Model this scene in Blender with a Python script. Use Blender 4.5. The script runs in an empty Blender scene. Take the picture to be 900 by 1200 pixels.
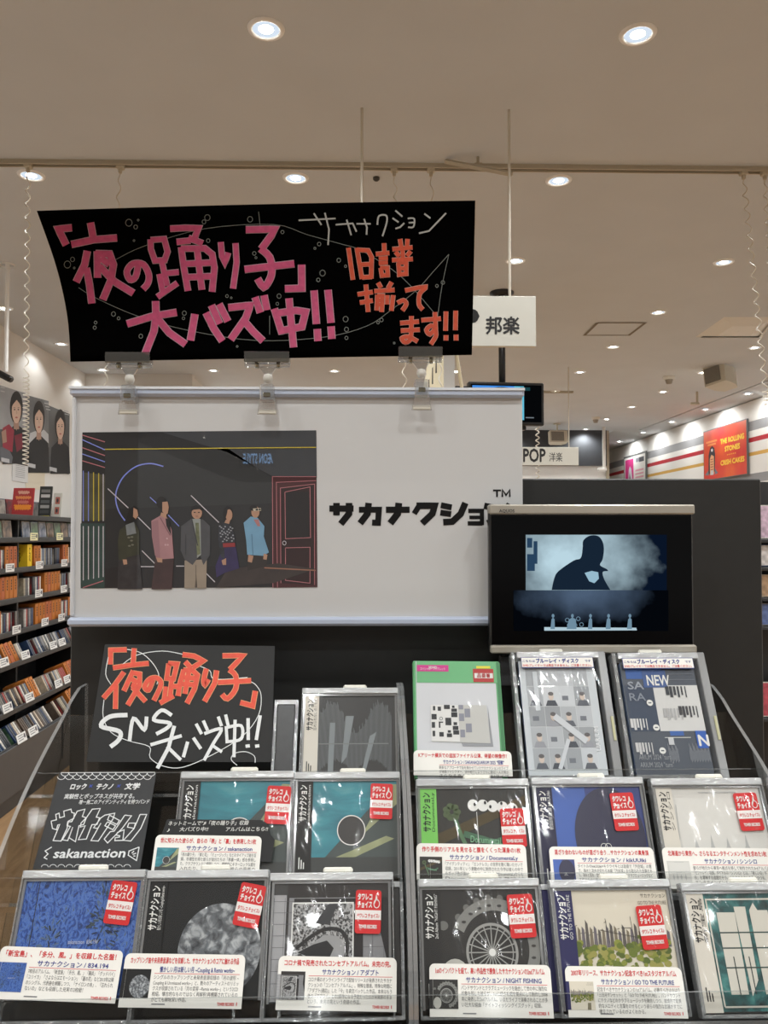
import bpy, math, random
from mathutils import Matrix, Vector
random.seed(7)
SC = bpy.context.scene
COL = SC.collection
# ------------------------------------------------------------------ camera, world, exposure
F = 930.0; CX, CY = 450.0, 600.0; CAMZ = 1.55
YAW = math.atan(20 / F); PITCH = math.atan(27 / F)
cam_d = bpy.data.cameras.new('camera'); cam = bpy.data.objects.new('camera', cam_d); COL.objects.link(cam)
cam.location = (0, 0, CAMZ)
cam.rotation_euler = (math.pi / 2 + PITCH, 0, -YAW)
cam_d.sensor_width = 36.0; cam_d.lens = F / 1200 * 36.0; cam_d.clip_start = .02; cam_d.clip_end = 60
SC.camera = cam
CAMROT = cam.rotation_euler.to_matrix()
world = bpy.data.worlds.new('world'); SC.world = world; world.use_nodes = True
bg = world.node_tree.nodes['Background']
bg.inputs[0].default_value = (1.0, .98, .95, 1); bg.inputs[1].default_value = .55
SC.view_settings.view_transform = 'Standard'; SC.view_settings.look = 'None'
SC.view_settings.exposure = 0.0; SC.view_settings.gamma = 1.0
try: SC.view_settings.use_curve_mapping = False
except Exception: pass
SPOT_W = 26.0; WASH_W = 4.0; WASH_R = 14.0
SC.cycles.transparent_max_bounces = 32

H = 1.5; CEIL = CAMZ + H
def ray(px, py):
    return CAMROT @ Vector(((px - CX) / F, (CY - py) / F, -1.0))
def P(px, py, Y):
    d = ray(px, py); t = Y / d.y
    return Vector((d.x * t, Y, CAMZ + d.z * t))
def Pz(px, py, z):
    d = ray(px, py); t = (z - CAMZ) / d.z
    return Vector((d.x * t, d.y * t, z))

# ------------------------------------------------------------------ materials
def lin(c):
    r = []
    for x in c[:3]:
        x = x / 255.0
        r.append(x / 12.92 if x <= .04045 else ((x + .055) / 1.055) ** 2.4)
    return (r[0], r[1], r[2], 1)
_M = {}
def mat(name, col, rough=.5, metal=0.0, coat=0.0, emit=0.0, noise=0.0, scale=20.0, bump=0.0, spec=.5, stretch=None):
    if name in _M: return _M[name]
    m = bpy.data.materials.new(name); m.use_nodes = True; nt = m.node_tree
    b = nt.nodes['Principled BSDF']; L = lin(col)
    b.inputs['Base Color'].default_value = L; b.inputs['Roughness'].default_value = rough
    b.inputs['Metallic'].default_value = metal
    b.inputs['Specular IOR Level'].default_value = spec
    if coat:
        b.inputs['Coat Weight'].default_value = coat; b.inputs['Coat Roughness'].default_value = .015
    if emit:
        b.inputs['Emission Color'].default_value = L; b.inputs['Emission Strength'].default_value = emit
    if noise or bump:
        tc = nt.nodes.new('ShaderNodeTexCoord'); n = nt.nodes.new('ShaderNodeTexNoise')
        n.inputs['Scale'].default_value = scale; n.inputs['Detail'].default_value = 6
        if stretch:
            mp = nt.nodes.new('ShaderNodeMapping'); mp.inputs['Scale'].default_value = stretch
            nt.links.new(tc.outputs['Object'], mp.inputs[0]); nt.links.new(mp.outputs[0], n.inputs['Vector'])
        else: nt.links.new(tc.outputs['Object'], n.inputs['Vector'])
        if noise:
            rp = nt.nodes.new('ShaderNodeValToRGB')
            rp.color_ramp.elements[0].position = .3; rp.color_ramp.elements[1].position = .7
            rp.color_ramp.elements[0].color = tuple(x * (1 - noise) for x in L[:3]) + (1,)
            rp.color_ramp.elements[1].color = tuple(min(1, x * (1 + noise)) for x in L[:3]) + (1,)
            nt.links.new(n.outputs[0], rp.inputs[0]); nt.links.new(rp.outputs[0], b.inputs['Base Color'])
        if bump:
            bp = nt.nodes.new('ShaderNodeBump'); bp.inputs['Strength'].default_value = bump; bp.inputs['Distance'].default_value = .002
            nt.links.new(n.outputs[0], bp.inputs['Height']); nt.links.new(bp.outputs[0], b.inputs['Normal'])
    _M[name] = m
    return m
def ramp_mat(name, stops, scale=30, detail=6, rough=.4, distort=0.0, stretch=None, coat=.3, kind='noise', emit=0):
    if name in _M: return _M[name]
    m = bpy.data.materials.new(name); m.use_nodes = True; nt = m.node_tree
    b = nt.nodes['Principled BSDF']; b.inputs['Roughness'].default_value = rough; b.inputs['Coat Weight'].default_value = coat
    tc = nt.nodes.new('ShaderNodeTexCoord'); mp = nt.nodes.new('ShaderNodeMapping')
    mp.inputs['Scale'].default_value = stretch or (1, 1, 1)
    nt.links.new(tc.outputs['Object'], mp.inputs[0])
    if kind == 'wave':
        n = nt.nodes.new('ShaderNodeTexWave'); n.inputs['Distortion'].default_value = distort; n.inputs['Detail'].default_value = detail
    else:
        n = nt.nodes.new('ShaderNodeTexNoise'); n.inputs['Distortion'].default_value = distort; n.inputs['Detail'].default_value = detail
    n.inputs['Scale'].default_value = scale
    nt.links.new(mp.outputs[0], n.inputs['Vector'])
    rp = nt.nodes.new('ShaderNodeValToRGB'); cr = rp.color_ramp
    while len(cr.elements) < len(stops): cr.elements.new(.5)
    for e, (p, c) in zip(cr.elements, stops): e.position = p; e.color = lin(c)
    nt.links.new(n.outputs[1 if kind == 'wave' and len(n.outputs) > 1 else 0], rp.inputs[0])
    nt.links.new(rp.outputs[0], b.inputs['Base Color'])
    if emit:
        nt.links.new(rp.outputs[0], b.inputs['Emission Color']); b.inputs['Emission Strength'].default_value = emit
        b.inputs['Base Color'].default_value = (0, 0, 0, 1)
    _M[name] = m
    return m
def clear_mat(name, tint=(1, 1, 1), gloss=.06, edge=.5, rough=.04, bump=0.0, scale=25, haze=0.0, stretch=None, bdist=.004, turn=0.0):
    """clear plastic: passes light, mirrors at the angle, optional faint milky haze and crinkles"""
    if name in _M: return _M[name]
    m = bpy.data.materials.new(name); m.use_nodes = True; nt = m.node_tree; nt.nodes.clear()
    out = nt.nodes.new('ShaderNodeOutputMaterial'); tr = nt.nodes.new('ShaderNodeBsdfTransparent'); gl = nt.nodes.new('ShaderNodeBsdfGlossy')
    tr.inputs[0].default_value = tint + (1,); gl.inputs['Roughness'].default_value = rough
    lw = nt.nodes.new('ShaderNodeLayerWeight'); lw.inputs[0].default_value = .25
    ma = nt.nodes.new('ShaderNodeMath'); ma.operation = 'MULTIPLY_ADD'; ma.inputs[1].default_value = edge; ma.inputs[2].default_value = gloss; ma.use_clamp = True
    nt.links.new(lw.outputs['Fresnel'], ma.inputs[0])
    mx = nt.nodes.new('ShaderNodeMixShader'); nt.links.new(ma.outputs[0], mx.inputs[0])
    nt.links.new(tr.outputs[0], mx.inputs[1]); nt.links.new(gl.outputs[0], mx.inputs[2])
    last = mx
    if haze:
        df = nt.nodes.new('ShaderNodeBsdfDiffuse'); df.inputs[0].default_value = (.8, .82, .83, 1)
        m2 = nt.nodes.new('ShaderNodeMixShader'); m2.inputs[0].default_value = haze
        nt.links.new(mx.outputs[0], m2.inputs[1]); nt.links.new(df.outputs[0], m2.inputs[2]); last = m2
    if bump:
        tc = nt.nodes.new('ShaderNodeTexCoord'); n = nt.nodes.new('ShaderNodeTexNoise'); n.inputs['Scale'].default_value = scale
        n.inputs['Detail'].default_value = 3; n.inputs['Distortion'].default_value = 1.2
        mp = nt.nodes.new('ShaderNodeMapping'); mp.inputs['Scale'].default_value = stretch or (1, 1, 1); mp.inputs['Rotation'].default_value = (0, 0, turn)
        nt.links.new(tc.outputs['Object'], mp.inputs[0]); nt.links.new(mp.outputs[0], n.inputs['Vector'])
        bp = nt.nodes.new('ShaderNodeBump'); bp.inputs['Strength'].default_value = bump; bp.inputs['Distance'].default_value = bdist
        nt.links.new(n.outputs[0], bp.inputs['Height'])
        nt.links.new(bp.outputs[0], gl.inputs['Normal']); nt.links.new(bp.outputs[0], lw.inputs['Normal'])
    nt.links.new(last.outputs[0], out.inputs[0])
    _M[name] = m
    return m
def emit_mat(name, col, s):
    if name in _M: return _M[name]
    m = bpy.data.materials.new(name); m.use_nodes = True; nt = m.node_tree; nt.nodes.clear()
    out = nt.nodes.new('ShaderNodeOutputMaterial'); e = nt.nodes.new('ShaderNodeEmission')
    e.inputs[0].default_value = lin(col); e.inputs[1].default_value = s; nt.links.new(e.outputs[0], out.inputs[0])
    _M[name] = m
    return m
def ink(r, g, b): return mat('ink_%d_%d_%d' % (r, g, b), (r, g, b), .55)

WHITE = mat('white_paper', (226, 224, 219), .6, noise=.03)
BLACK = mat('black_plastic', (20, 20, 21), .35, noise=.1)
DARKG = mat('charcoal_laminate', (37, 37, 36), .45, noise=.08, scale=40)
SHELFD = mat('dark_shelf_metal', (50, 51, 53), .45, noise=.06)
BEIGE = mat('cream_paint', (196, 187, 168), .6, noise=.03)
CHROME = mat('brushed_silver', (190, 190, 188), .3, metal=.9, noise=.08)
CLEAR = clear_mat('clear_acrylic', (.93, .94, .94), .035, .5, .05)
LIPE = clear_mat('lip_edge', (.88, .9, .9), .10, .4, .12, haze=.05)
LIPC = clear_mat('lip_acrylic', (.95, .955, .955), .008, .22, .08)
CLEARED = clear_mat('acrylic_edge', (.85, .87, .88), .30, .4, .12, haze=.20)
FILM = clear_mat('shrink_film', (.98, .98, .98), .008, .17, .05, bump=.8, scale=11, bdist=.006, stretch=(1.0, .30, 1), turn=.9)
FRAME = clear_mat('keeper_frame_plastic', (.75, .77, .78), .16, .5, .15, bump=.6, scale=120, haze=.15, stretch=(.3, 1, 1))
TOPBAR = clear_mat('keeper_top_plastic', (.6, .62, .63), .28, .5, .16, bump=.9, scale=90, haze=.44, stretch=(.35, 1, 1))
TABW = mat('white_lock_plastic', (222, 219, 208), .4, noise=.02)
CARD = mat('card_stock', (236, 233, 226), .5, noise=.02)

# ------------------------------------------------------------------ mesh builder
_TX = {}
def text_geo(s, bold=0.0):
    key = (s, bold)
    if key in _TX: return _TX[key]
    c = bpy.data.curves.new('lettering', 'FONT'); c.body = s; c.size = 1.0; c.resolution_u = 2
    o = bpy.data.objects.new('lettering', c); me = o.to_mesh()
    vs = [tuple(v.co) for v in me.vertices]; fs = [tuple(p.vertices) for p in me.polygons]
    o.to_mesh_clear(); bpy.data.objects.remove(o); bpy.data.curves.remove(c)
    if bold:
        V, G = [], []
        for k, (dx, dy) in enumerate(((-1, 0), (1, 0), (0, -1), (0, 1), (0, 0))):
            n = len(V)
            V += [(x + dx * bold, y + dy * bold, k * 2.5e-5) for x, y, z in vs]; G += [tuple(i + n for i in f) for f in fs]
        vs, fs = V, G
    xs = [v[0] for v in vs] or [0]; ys = [v[1] for v in vs] or [0]
    _TX[key] = (vs, fs, min(xs), max(xs), min(ys), max(ys))
    return _TX[key]
def smooth(pts, n=5, closed=False):
    if len(pts) < 3: return pts
    out = []; N = len(pts); seg = N if closed else N - 1
    g = (lambda i: pts[i % N]) if closed else (lambda i: pts[max(0, min(N - 1, i))])
    for i in range(seg):
        p0, p1, p2, p3 = g(i - 1), g(i), g(i + 1), g(i + 2)
        for k in range(n):
            t = k / n
            out.append(tuple(.5 * ((2 * p1[d]) + (-p0[d] + p2[d]) * t + (2 * p0[d] - 5 * p1[d] + 4 * p2[d] - p3[d]) * t * t + (-p0[d] + 3 * p1[d] - 3 * p2[d] + p3[d]) * t ** 3) for d in range(len(p1))))
    if not closed: out.append(pts[-1])
    return out
class MB:
    def __init__(s): s.v = []; s.f = []; s.m = []; s.mats = []
    def add(s, vs, fs, m):
        if m not in s.mats: s.mats.append(m)
        k = s.mats.index(m); n = len(s.v)
        s.v += [tuple(v) for v in vs]; s.f += [tuple(i + n for i in f) for f in fs]; s.m += [k] * len(fs)
        return s
    def box(s, c, d, m, bev=0.0, R=None):
        x, y, z = d[0] / 2, d[1] / 2, d[2] / 2; b = min(bev, x * .9, y * .9, z * .9)
        vs, fs = [], []
        if b <= 0:
            vs = [(i * x, j * y, k * z) for i in (-1, 1) for j in (-1, 1) for k in (-1, 1)]
            fs = [(0, 1, 3, 2), (4, 6, 7, 5), (0, 4, 5, 1), (2, 3, 7, 6), (0, 2, 6, 4), (1, 5, 7, 3)]
        else:
            idx = {}
            for i in (-1, 1):
                for j in (-1, 1):
                    for k in (-1, 1):
                        for a in range(3):
                            q = [i * (x - b), j * (y - b), k * (z - b)]; q[a] += (i, j, k)[a] * b
                            idx[i, j, k, a] = len(vs); vs.append(tuple(q))
            for a in range(3):
                o = [n for n in range(3) if n != a]
                for sg in (-1, 1):
                    q = []
                    for u, w in ((-1, -1), (1, -1), (1, 1), (-1, 1)):
                        t = [0, 0, 0]; t[a] = sg; t[o[0]] = u; t[o[1]] = w; q.append(idx[t[0], t[1], t[2], a])
                    fs.append(tuple(q))
                for u in (-1, 1):
                    for w in (-1, 1):
                        t = [0, 0, 0]; t[o[0]] = u; t[o[1]] = w; q = []
                        for sg, ax in ((-1, o[0]), (1, o[0]), (1, o[1]), (-1, o[1])):
                            t[a] = sg; q.append(idx[t[0], t[1], t[2], ax])
                        fs.append(tuple(q))
            for i in (-1, 1):
                for j in (-1, 1):
                    for k in (-1, 1): fs.append(tuple(idx[i, j, k, a] for a in range(3)))
        C = Vector(c)
        vs = [(R @ Vector(v) if R else Vector(v)) + C for v in vs]
        return s.add(vs, fs, m)
    def poly(s, pts, z, m): return s.add([(p[0], p[1], z) for p in pts], [tuple(range(len(pts)))], m)
    def rect(s, x0, y0, x1, y1, z, m): return s.poly([(x0, y0), (x1, y0), (x1, y1), (x0, y1)], z, m)
    def ell(s, cx, cy, rx, ry, z, m, n=28, a0=0, a1=2 * math.pi):
        return s.poly([(cx + rx * math.cos(a0 + (a1 - a0) * i / n), cy + ry * math.sin(a0 + (a1 - a0) * i / n)) for i in range(n)], z, m)
    def ring(s, cx, cy, r, w, z, m, n=28, a0=0, a1=2 * math.pi, ry=None):
        ry = ry or r
        pts = [(cx + r * math.cos(a0 + (a1 - a0) * i / n), cy + ry * math.sin(a0 + (a1 - a0) * i / n)) for i in range(n + 1)]
        return s.line(pts, w, z, m)
    def line(s, pts, w, z, m, fn=None):
        vs, fs = ribbon(pts, w)
        if fn: vs = [fn(x, y, z) for x, y in vs]
        else: vs = [(x, y, z) for x, y in vs]
        return s.add(vs, fs, m)
    def slab(s, pts, z0, z1, m):
        n = len(pts)
        vs = [(p[0], p[1], z0) for p in pts] + [(p[0], p[1], z1) for p in pts]
        fs = [tuple(reversed(range(n))), tuple(range(n, 2 * n))] + [(i, (i + 1) % n, n + (i + 1) % n, n + i) for i in range(n)]
        return s.add(vs, fs, m)
    def tube(s, pts, r, m, n=8, caps=True, taper=None):
        pts = [Vector(p) for p in pts]; vs, fs = [], []; up = Vector((0, 0, 1)); prev = None
        for i, p in enumerate(pts):
            t = (pts[min(i + 1, len(pts) - 1)] - pts[max(i - 1, 0)])
            t = t.normalized() if t.length > 1e-9 else Vector((0, 0, 1))
            if prev is None:
                a = t.cross(up) if abs(t.dot(up)) < .95 else t.cross(Vector((1, 0, 0)))
            else: a = prev - t * prev.dot(t)
            a.normalize(); b = t.cross(a); prev = a
            rr = r * (taper[i] if taper else 1)
            vs += [p + a * rr * math.cos(2 * math.pi * k / n) + b * rr * math.sin(2 * math.pi * k / n) for k in range(n)]
        for i in range(len(pts) - 1):
            for k in range(n): fs.append((i * n + k, i * n + (k + 1) % n, (i + 1) * n + (k + 1) % n, (i + 1) * n + k))
        if caps:
            fs.append(tuple(reversed(range(n)))); fs.append(tuple(range((len(pts) - 1) * n, len(pts) * n)))
        return s.add(vs, fs, m)
    def lathe(s, prof, m, n=28, c=(0, 0, 0)):
        vs, fs = [], []
        for r, z in prof: vs += [(c[0] + r * math.cos(2 * math.pi * k / n), c[1] + r * math.sin(2 * math.pi * k / n), c[2] + z) for k in range(n)]
        for i in range(len(prof) - 1):
            for k in range(n): fs.append((i * n + k, i * n + (k + 1) % n, (i + 1) * n + (k + 1) % n, (i + 1) * n + k))
        return s.add(vs, fs, m)
    def text(s, st, x, y, size, z, m, w=None, bold=0.0, al='L', shear=0.0, rot=0.0, sx=1.0):
        """st with its baseline at (x, y); w squeezes or stretches it to that width"""
        vs, fs, x0, x1, y0, y1 = text_geo(st, bold)
        if not vs: return s
        k = size * sx
        if w: k = w / max(1e-6, x1 - x0)
        W = (x1 - x0) * k; ox = {'L': 0, 'C': -W / 2, 'R': -W}[al]; ca, sa = math.cos(rot), math.sin(rot); out = []
        for a, b, dz in vs:
            u = (a - x0) * k + ox + shear * b * size; v = b * size
            out.append((x + u * ca - v * sa, y + u * sa + v * ca, z + dz))
        return s.add(out, fs, m)
    def build(s, name, parent=None, M=None, sm=False):
        me = bpy.data.meshes.new(name); me.from_pydata(s.v, [], s.f)
        for m in s.mats: me.materials.append(m)
        me.polygons.foreach_set('material_index', s.m)
        if sm: me.polygons.foreach_set('use_smooth', [True] * len(s.f))
        me.update()
        o = bpy.data.objects.new(name, me); COL.objects.link(o)
        if parent is not None: o.parent = parent
        if M is not None: o.matrix_local = M
        return o
def ribbon(pts, w):
    pts = [Vector((p[0], p[1])) for p in pts]
    q = [pts[0]]
    for p in pts[1:]:
        if (p - q[-1]).length > 1e-7: q.append(p)
    pts = q
    if len(pts) < 2: return [], []
    vs, fs = [], []; n = len(pts)
    for i in range(n):
        a = (pts[i] - pts[i - 1]).normalized() if i else None
        b = (pts[i + 1] - pts[i]).normalized() if i < n - 1 else None
        if a is None: t = b; k = 1
        elif b is None: t = a; k = 1
        else:
            t = a + b
            t = a if t.length < .2 else t.normalized()
            k = min(1.6, 1 / max(.5, t.dot(a)))
        nn = Vector((-t.y, t.x)) * (w / 2 * k)
        vs += [tuple(pts[i] + nn), tuple(pts[i] - nn)]
    for i in range(n - 1): fs.append((2 * i, 2 * i + 1, 2 * i + 3, 2 * i + 2))
    return vs, fs
def densify(pts, d=4.0):
    out = [pts[0]]
    for a, b in zip(pts, pts[1:]):
        L = math.hypot(b[0] - a[0], b[1] - a[1]); k = max(1, int(L / d))
        out += [(a[0] + (b[0] - a[0]) * j / k, a[1] + (b[1] - a[1]) * j / k) for j in range(1, k + 1)]
    return out
def frame(x, y, z, tilt=0.0, yaw=0.0, roll=0.0):
    """sheet frame: local x along the sheet, y up it, z out of its face; tilt leans it back"""
    s, c = math.sin(tilt), math.cos(tilt)
    M = Matrix(((1, 0, 0, 0), (0, s, -c, 0), (0, c, s, 0), (0, 0, 0, 1)))
    return Matrix.Translation((x, y, z)) @ Matrix.Rotation(yaw, 4, 'Z') @ M @ Matrix.Rotation(roll, 4, 'Z')
def loc(M, px, py):
    """where the sight line through a point of the photo meets the sheet M, in the sheet's own x, y"""
    Mi = M.inverted(); o = Mi @ Vector((0, 0, CAMZ)); d = Mi.to_3x3() @ ray(px, py)
    t = -o.z / d.z
    return (o.x + d.x * t, o.y + d.y * t)
def thing(name, label, cat, M=None, group=None):
    o = bpy.data.objects.new(name, None); COL.objects.link(o); o.empty_display_size = .05
    if M is not None: o.matrix_world = M
    return tag(o, label, cat, group)
def tag(o, label, cat, group=None):
    o['label'] = label; o['category'] = cat
    if group: o['group'] = group
    return o
def struct(o): o['kind'] = 'structure'; return o
ORD = ['first', 'second', 'third', 'fourth', 'fifth', 'sixth', 'seventh', 'eighth', 'ninth', 'tenth', 'eleventh', 'twelfth', 'thirteenth', 'fourteenth', 'fifteenth', 'sixteenth', 'seventeenth', 'eighteenth', 'nineteenth', 'twentieth', 'twenty-first', 'twenty-second', 'twenty-third', 'twenty-fourth', 'twenty-fifth']
T_ = Matrix.Translation

# ------------------------------------------------------------------ room
XL, XR, YB, YF, YREAR = -2.62, 4.3, 11.3, 14.4, -6.6
CEILM = mat('ceiling_paint', (201, 205, 209), .9, noise=.02, scale=3, spec=.1)
WALLM = mat('white_wall_paint', (226, 224, 220), .8, noise=.015, scale=4)
FLOORM = ramp_mat('wood_floor', [(.3, (138, 106, 72)), (.7, (166, 132, 94))], 6, 8, .45, .6, (6, .7, 1), .1)
struct(MB().box((.8, 4, -.05), (9, 22, .1), FLOORM).build('floor'))
struct(MB().box((.63, (YREAR + YB) / 2, CEIL + .05), (6.5, YB - YREAR, .1), CEILM).build('ceiling'))
struct(MB().box(((3.93 + XR) / 2 + .06, (YREAR + YF) / 2, CEIL + .055), (XR - 3.93 + .12, YF - YREAR, .09), CEILM).build('ceiling_side'))
struct(MB().box((3.905, (YREAR + YB) / 2, CEIL + .06), (.05, YB - YREAR, .08), mat('shadow_gap', (96, 90, 80), .9)).build('trim_1'))
struct(MB().box((3.75, (YB + YF) / 2, CEIL + .055), (.36, YF - YB, .09), CEILM).build('ceiling_recess'))
struct(MB().box((XL - .05, (YREAR + 7.4) / 2, CEIL / 2), (.1, 7.4 - YREAR, CEIL), WALLM).build('wall_left'))
struct(MB().box((-2.15, 7.45, CEIL / 2), (1.04, .1, CEIL), WALLM).build('wall_left_end'))
# right wall: white with painted stripes at fixed heights
m = bpy.data.materials.new('striped_wall_paint'); m.use_nodes = True; nt = m.node_tree; b = nt.nodes['Principled BSDF']; b.inputs['Roughness'].default_value = .7
tc = nt.nodes.new('ShaderNodeTexCoord'); sp = nt.nodes.new('ShaderNodeSeparateXYZ'); nt.links.new(tc.outputs['Object'], sp.inputs[0])
mr = nt.nodes.new('ShaderNodeMapRange'); mr.inputs[1].default_value = 1.55; mr.inputs[2].default_value = 3.05; nt.links.new(sp.outputs[2], mr.inputs[0])
rp = nt.nodes.new('ShaderNodeValToRGB'); rp.color_ramp.interpolation = 'CONSTANT'; cr = rp.color_ramp
W_ = (226, 224, 220)
st = [(0, W_), (.387, (142, 142, 144)), (.457, W_), (.588, (204, 160, 78)), (.617, W_), (.688, (170, 28, 42)), (.725, W_), (.775, (142, 142, 144)), (.845, W_)]
while len(cr.elements) < len(st): cr.elements.new(.5)
for e, (p, c) in zip(cr.elements, st): e.position = p; e.color = lin(c)
nt.links.new(mr.outputs[0], rp.inputs[0]); nt.links.new(rp.outputs[0], b.inputs['Base Color'])
struct(MB().box((XR + .05, (YREAR + YF) / 2, CEIL / 2), (.1, YF - YREAR, CEIL), m).build('wall_right'))
struct(MB().box((.9, YB + .05, 1.27), (5.06, .1, 2.54), WALLM).build('wall_back'))
struct(MB().box((.9, YB + .03, 2.795), (5.06, .14, .51), mat('dark_fascia', (52, 54, 58), .7, noise=.05)).build('trim_2'))
struct(MB().box((3.45, (YB + YF) / 2, CEIL / 2), (.06, YF - YB, CEIL), mat('beige_wall', (176, 166, 146), .8)).build('wall_recess'))
struct(MB().box((3.9, YF + .05, CEIL / 2), (1.0, .1, CEIL), mat('beige_wall', (0, 0, 0))).build('wall_recess_end'))
struct(MB().box((-2.15, (7.5 + YB) / 2, CEIL / 2), (1.0, YB - 7.5, CEIL), WALLM).build('wall_far_left'))
struct(MB().box((.8, YREAR - .05, 2.98), (7.0, .1, .14), mat('rear_fascia', (44, 44, 46), .5)).build('wall_rear'))
struct(MB().box((.8, -13.4, CEIL + .05), (9, 13.4, .1), CEILM).build('ceiling_hall')); struct(MB().box((.8, -13.4, -.05), (9, 13.4, .1), FLOORM).build('floor_hall'))

# ------------------------------------------------------------------ downlights
GLOW = emit_mat('lamp_glow', (255, 250, 238), 30.0); LENS = emit_mat('lamp_reflector', (205, 218, 232), 1.1)
RINGW = mat('lamp_trim_white', (238, 238, 236), .3)
d_ring = MB().lathe([(.040, 0), (.040, -.004), (.046, -.007), (.054, -.004), (.056, 0)], RINGW); d_lens = MB().lathe([(.0001, -.0015), (.0405, -.0015)], LENS); d_core = MB().lathe([(.0001, -.003), (.012, -.005), (.022, -.002)], GLOW)
p_ring = d_ring.build('trim_ring', sm=True); p_lens = d_lens.build('reflector'); p_core = d_core.build('bulb', sm=True)
protos = [p_ring, p_lens, p_core]
spot = bpy.data.lights.new('spot', 'SPOT'); spot.energy = SPOT_W; spot.spot_size = math.radians(150); spot.spot_blend = .7; spot.color = (.97, 1.0, 1.0); spot.shadow_soft_size = .04
wash = bpy.data.lights.new('wash', 'SPOT'); wash.energy = WASH_W; wash.spot_size = math.radians(125); wash.spot_blend = .35; wash.color = (.98, 1.0, .99); wash.shadow_soft_size = .03
wash_r = wash.copy(); wash_r.energy = WASH_R; wash_r.spot_size = math.radians(168); wash_r.spot_blend = .6
first = [True]
def downlight(x, y, label, lamp, aim=None):
    t = thing('downlight', label, 'ceiling light', T_((x, y, CEIL)), 'recessed ceiling downlights')
    for q in protos:
        c = q if first[0] else q.copy()
        if not first[0]: COL.objects.link(c)
        c.parent = t
    first[0] = False
    if lamp:
        l = bpy.data.objects.new('lamp', lamp); COL.objects.link(l); l.parent = t; l.location = (0, 0, -.03)
        if aim: l.rotation_euler = aim
cols = [(-1.4, 'leftmost'), (-.3, 'second'), (.81, 'third'), (1.96, 'fourth'), (3.1, 'fifth')]
for j in range(-7, 10):
    Y = 2.317 + .981 * j
    for i, (X, cn) in enumerate(cols):
        if j < 0: lb = 'ceiling light behind the viewer, %s column, %s row back' % (cn, ORD[-j - 1])
        else: lb = 'round ceiling light, %s column from left, %s row from front' % (cn, ORD[j])
        if j < -4 and i in (0, 4): continue
        downlight(X, Y, lb, spot)
for k in range(7):
    for X, cn in ((-2.5, 'left'), (-.3, 'middle'), (1.4, 'right')): downlight(X, -8.2 - 1.5 * k, 'ceiling light out in the hall behind the viewer, %s column, %s row out' % (cn, ORD[k]), None)
for k in range(6):
    downlight(-2.4, 3.3 + .98 * k, 'small wall-washing downlight close to the left wall, %s from the front' % ORD[k], wash, (0, math.radians(14), 0))
for k, yy in enumerate((6.2, 7.25, 8.3, 9.35, 10.4, 11.5, 12.6)):
    downlight(4.04, yy, 'small wall-washing downlight above the striped wall, %s from the front' % ORD[k], wash_r, (0, math.radians(-20), 0))

# ------------------------------------------------------------------ track rail, curly cords, wires
RAILM = mat('rail_paint', (186, 176, 156), .5, noise=.03)
def rail(name, x0, x1, y, label):
    t = thing(name, label, 'ceiling rail', T_(((x0 + x1) / 2, y, CEIL)))
    L = x1 - x0
    MB().box((0, 0, -.004), (L, .034, .008), RAILM).box((0, -.014, -.013), (L, .006, .012), RAILM).box((0, .014, -.013), (L, .006, .012), RAILM).build('channel', t)
    MB().box((0, 0, -.009), (L - .01, .02, .003), mat('rail_slot', (70, 64, 54), .6)).build('slot', t)
    return t
rail('ceiling_rail', -2.4, 3.8, 3.17, 'long cream track rail across the ceiling above the banner')
rail('ceiling_rail', -1.7, 2.15, 8.2, 'short distant cream track rail behind the hanging television')
t = thing('ceiling_rail', 'slanting grey rail section beside the sign wire, below the long track', 'ceiling rail', T_(P(560, 196, 3.1)))
a, c = P(522, 189, 3.12) - P(560, 196, 3.1), P(600, 204, 2.98) - P(560, 196, 3.1)
MB().tube([a, c], .010, RAILM, 4).build('channel', t); MB().tube([(0, 0, 0), (0, 0, CEIL - P(560, 196, 3.1).z)], .006, RAILM).box((0, 0, .006), (.03, .03, .012), RAILM).build('hanger', t)
CORD = mat('cord_white', (214, 208, 196), .45)
def cord(px0, px1, py1, label, coil0=0, tight=None, amp=.009, pitch=.055):
    y = 3.17; top = P(px0, 187, y); top.z = CEIL - .018; end = P(px1, py1, y)
    t = thing('curly_cord', label, 'cord', T_(top), 'curly cords hanging from the ceiling rail')
    MB().box((0, 0, .002), (.03, .03, .03), RAILM, .004).box((0, 0, -.02), (.014, .014, .02), RAILM, .003).build('clip', t)
    L = (end - top).length; d = (end - top) / L; pts = []; s = 0.0; ph = 0.0
    while s < L:
        u = s / L; pp = pitch if not tight or u < tight else .017; am = amp * min(1, s / .06)
        if tight and u > tight: am *= 1.25
        pts.append(d * s + Vector((am * math.cos(ph), am * math.sin(ph), -.018)))
        ph += 2 * math.pi / 8; s += pp / 8
    MB().tube(pts, .0024, CORD, 5).build('coil', t, sm=True)
cord(33, 30, 540, 'long white curly cord hanging by the left wall, stretched loose above and tight below', tight=.7)
cord(141, 118, 520, 'white curly cord passing behind the left end of the black banner', amp=.007, pitch=.07)
cord(462, 478, 520, 'white curly cord passing behind the banner, left of the close pair', amp=.008, pitch=.065)
cord(505, 520, 520, 'white curly cord passing behind the banner, right of the close pair', amp=.007, pitch=.08)
cord(871, 899, 470, 'white curly cord slanting down at the right edge, in front of the striped wall', tight=.93, amp=.010)
cord(896, 903, 330, 'white curly cord at the very right edge of the ceiling rail', amp=.008)

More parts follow.
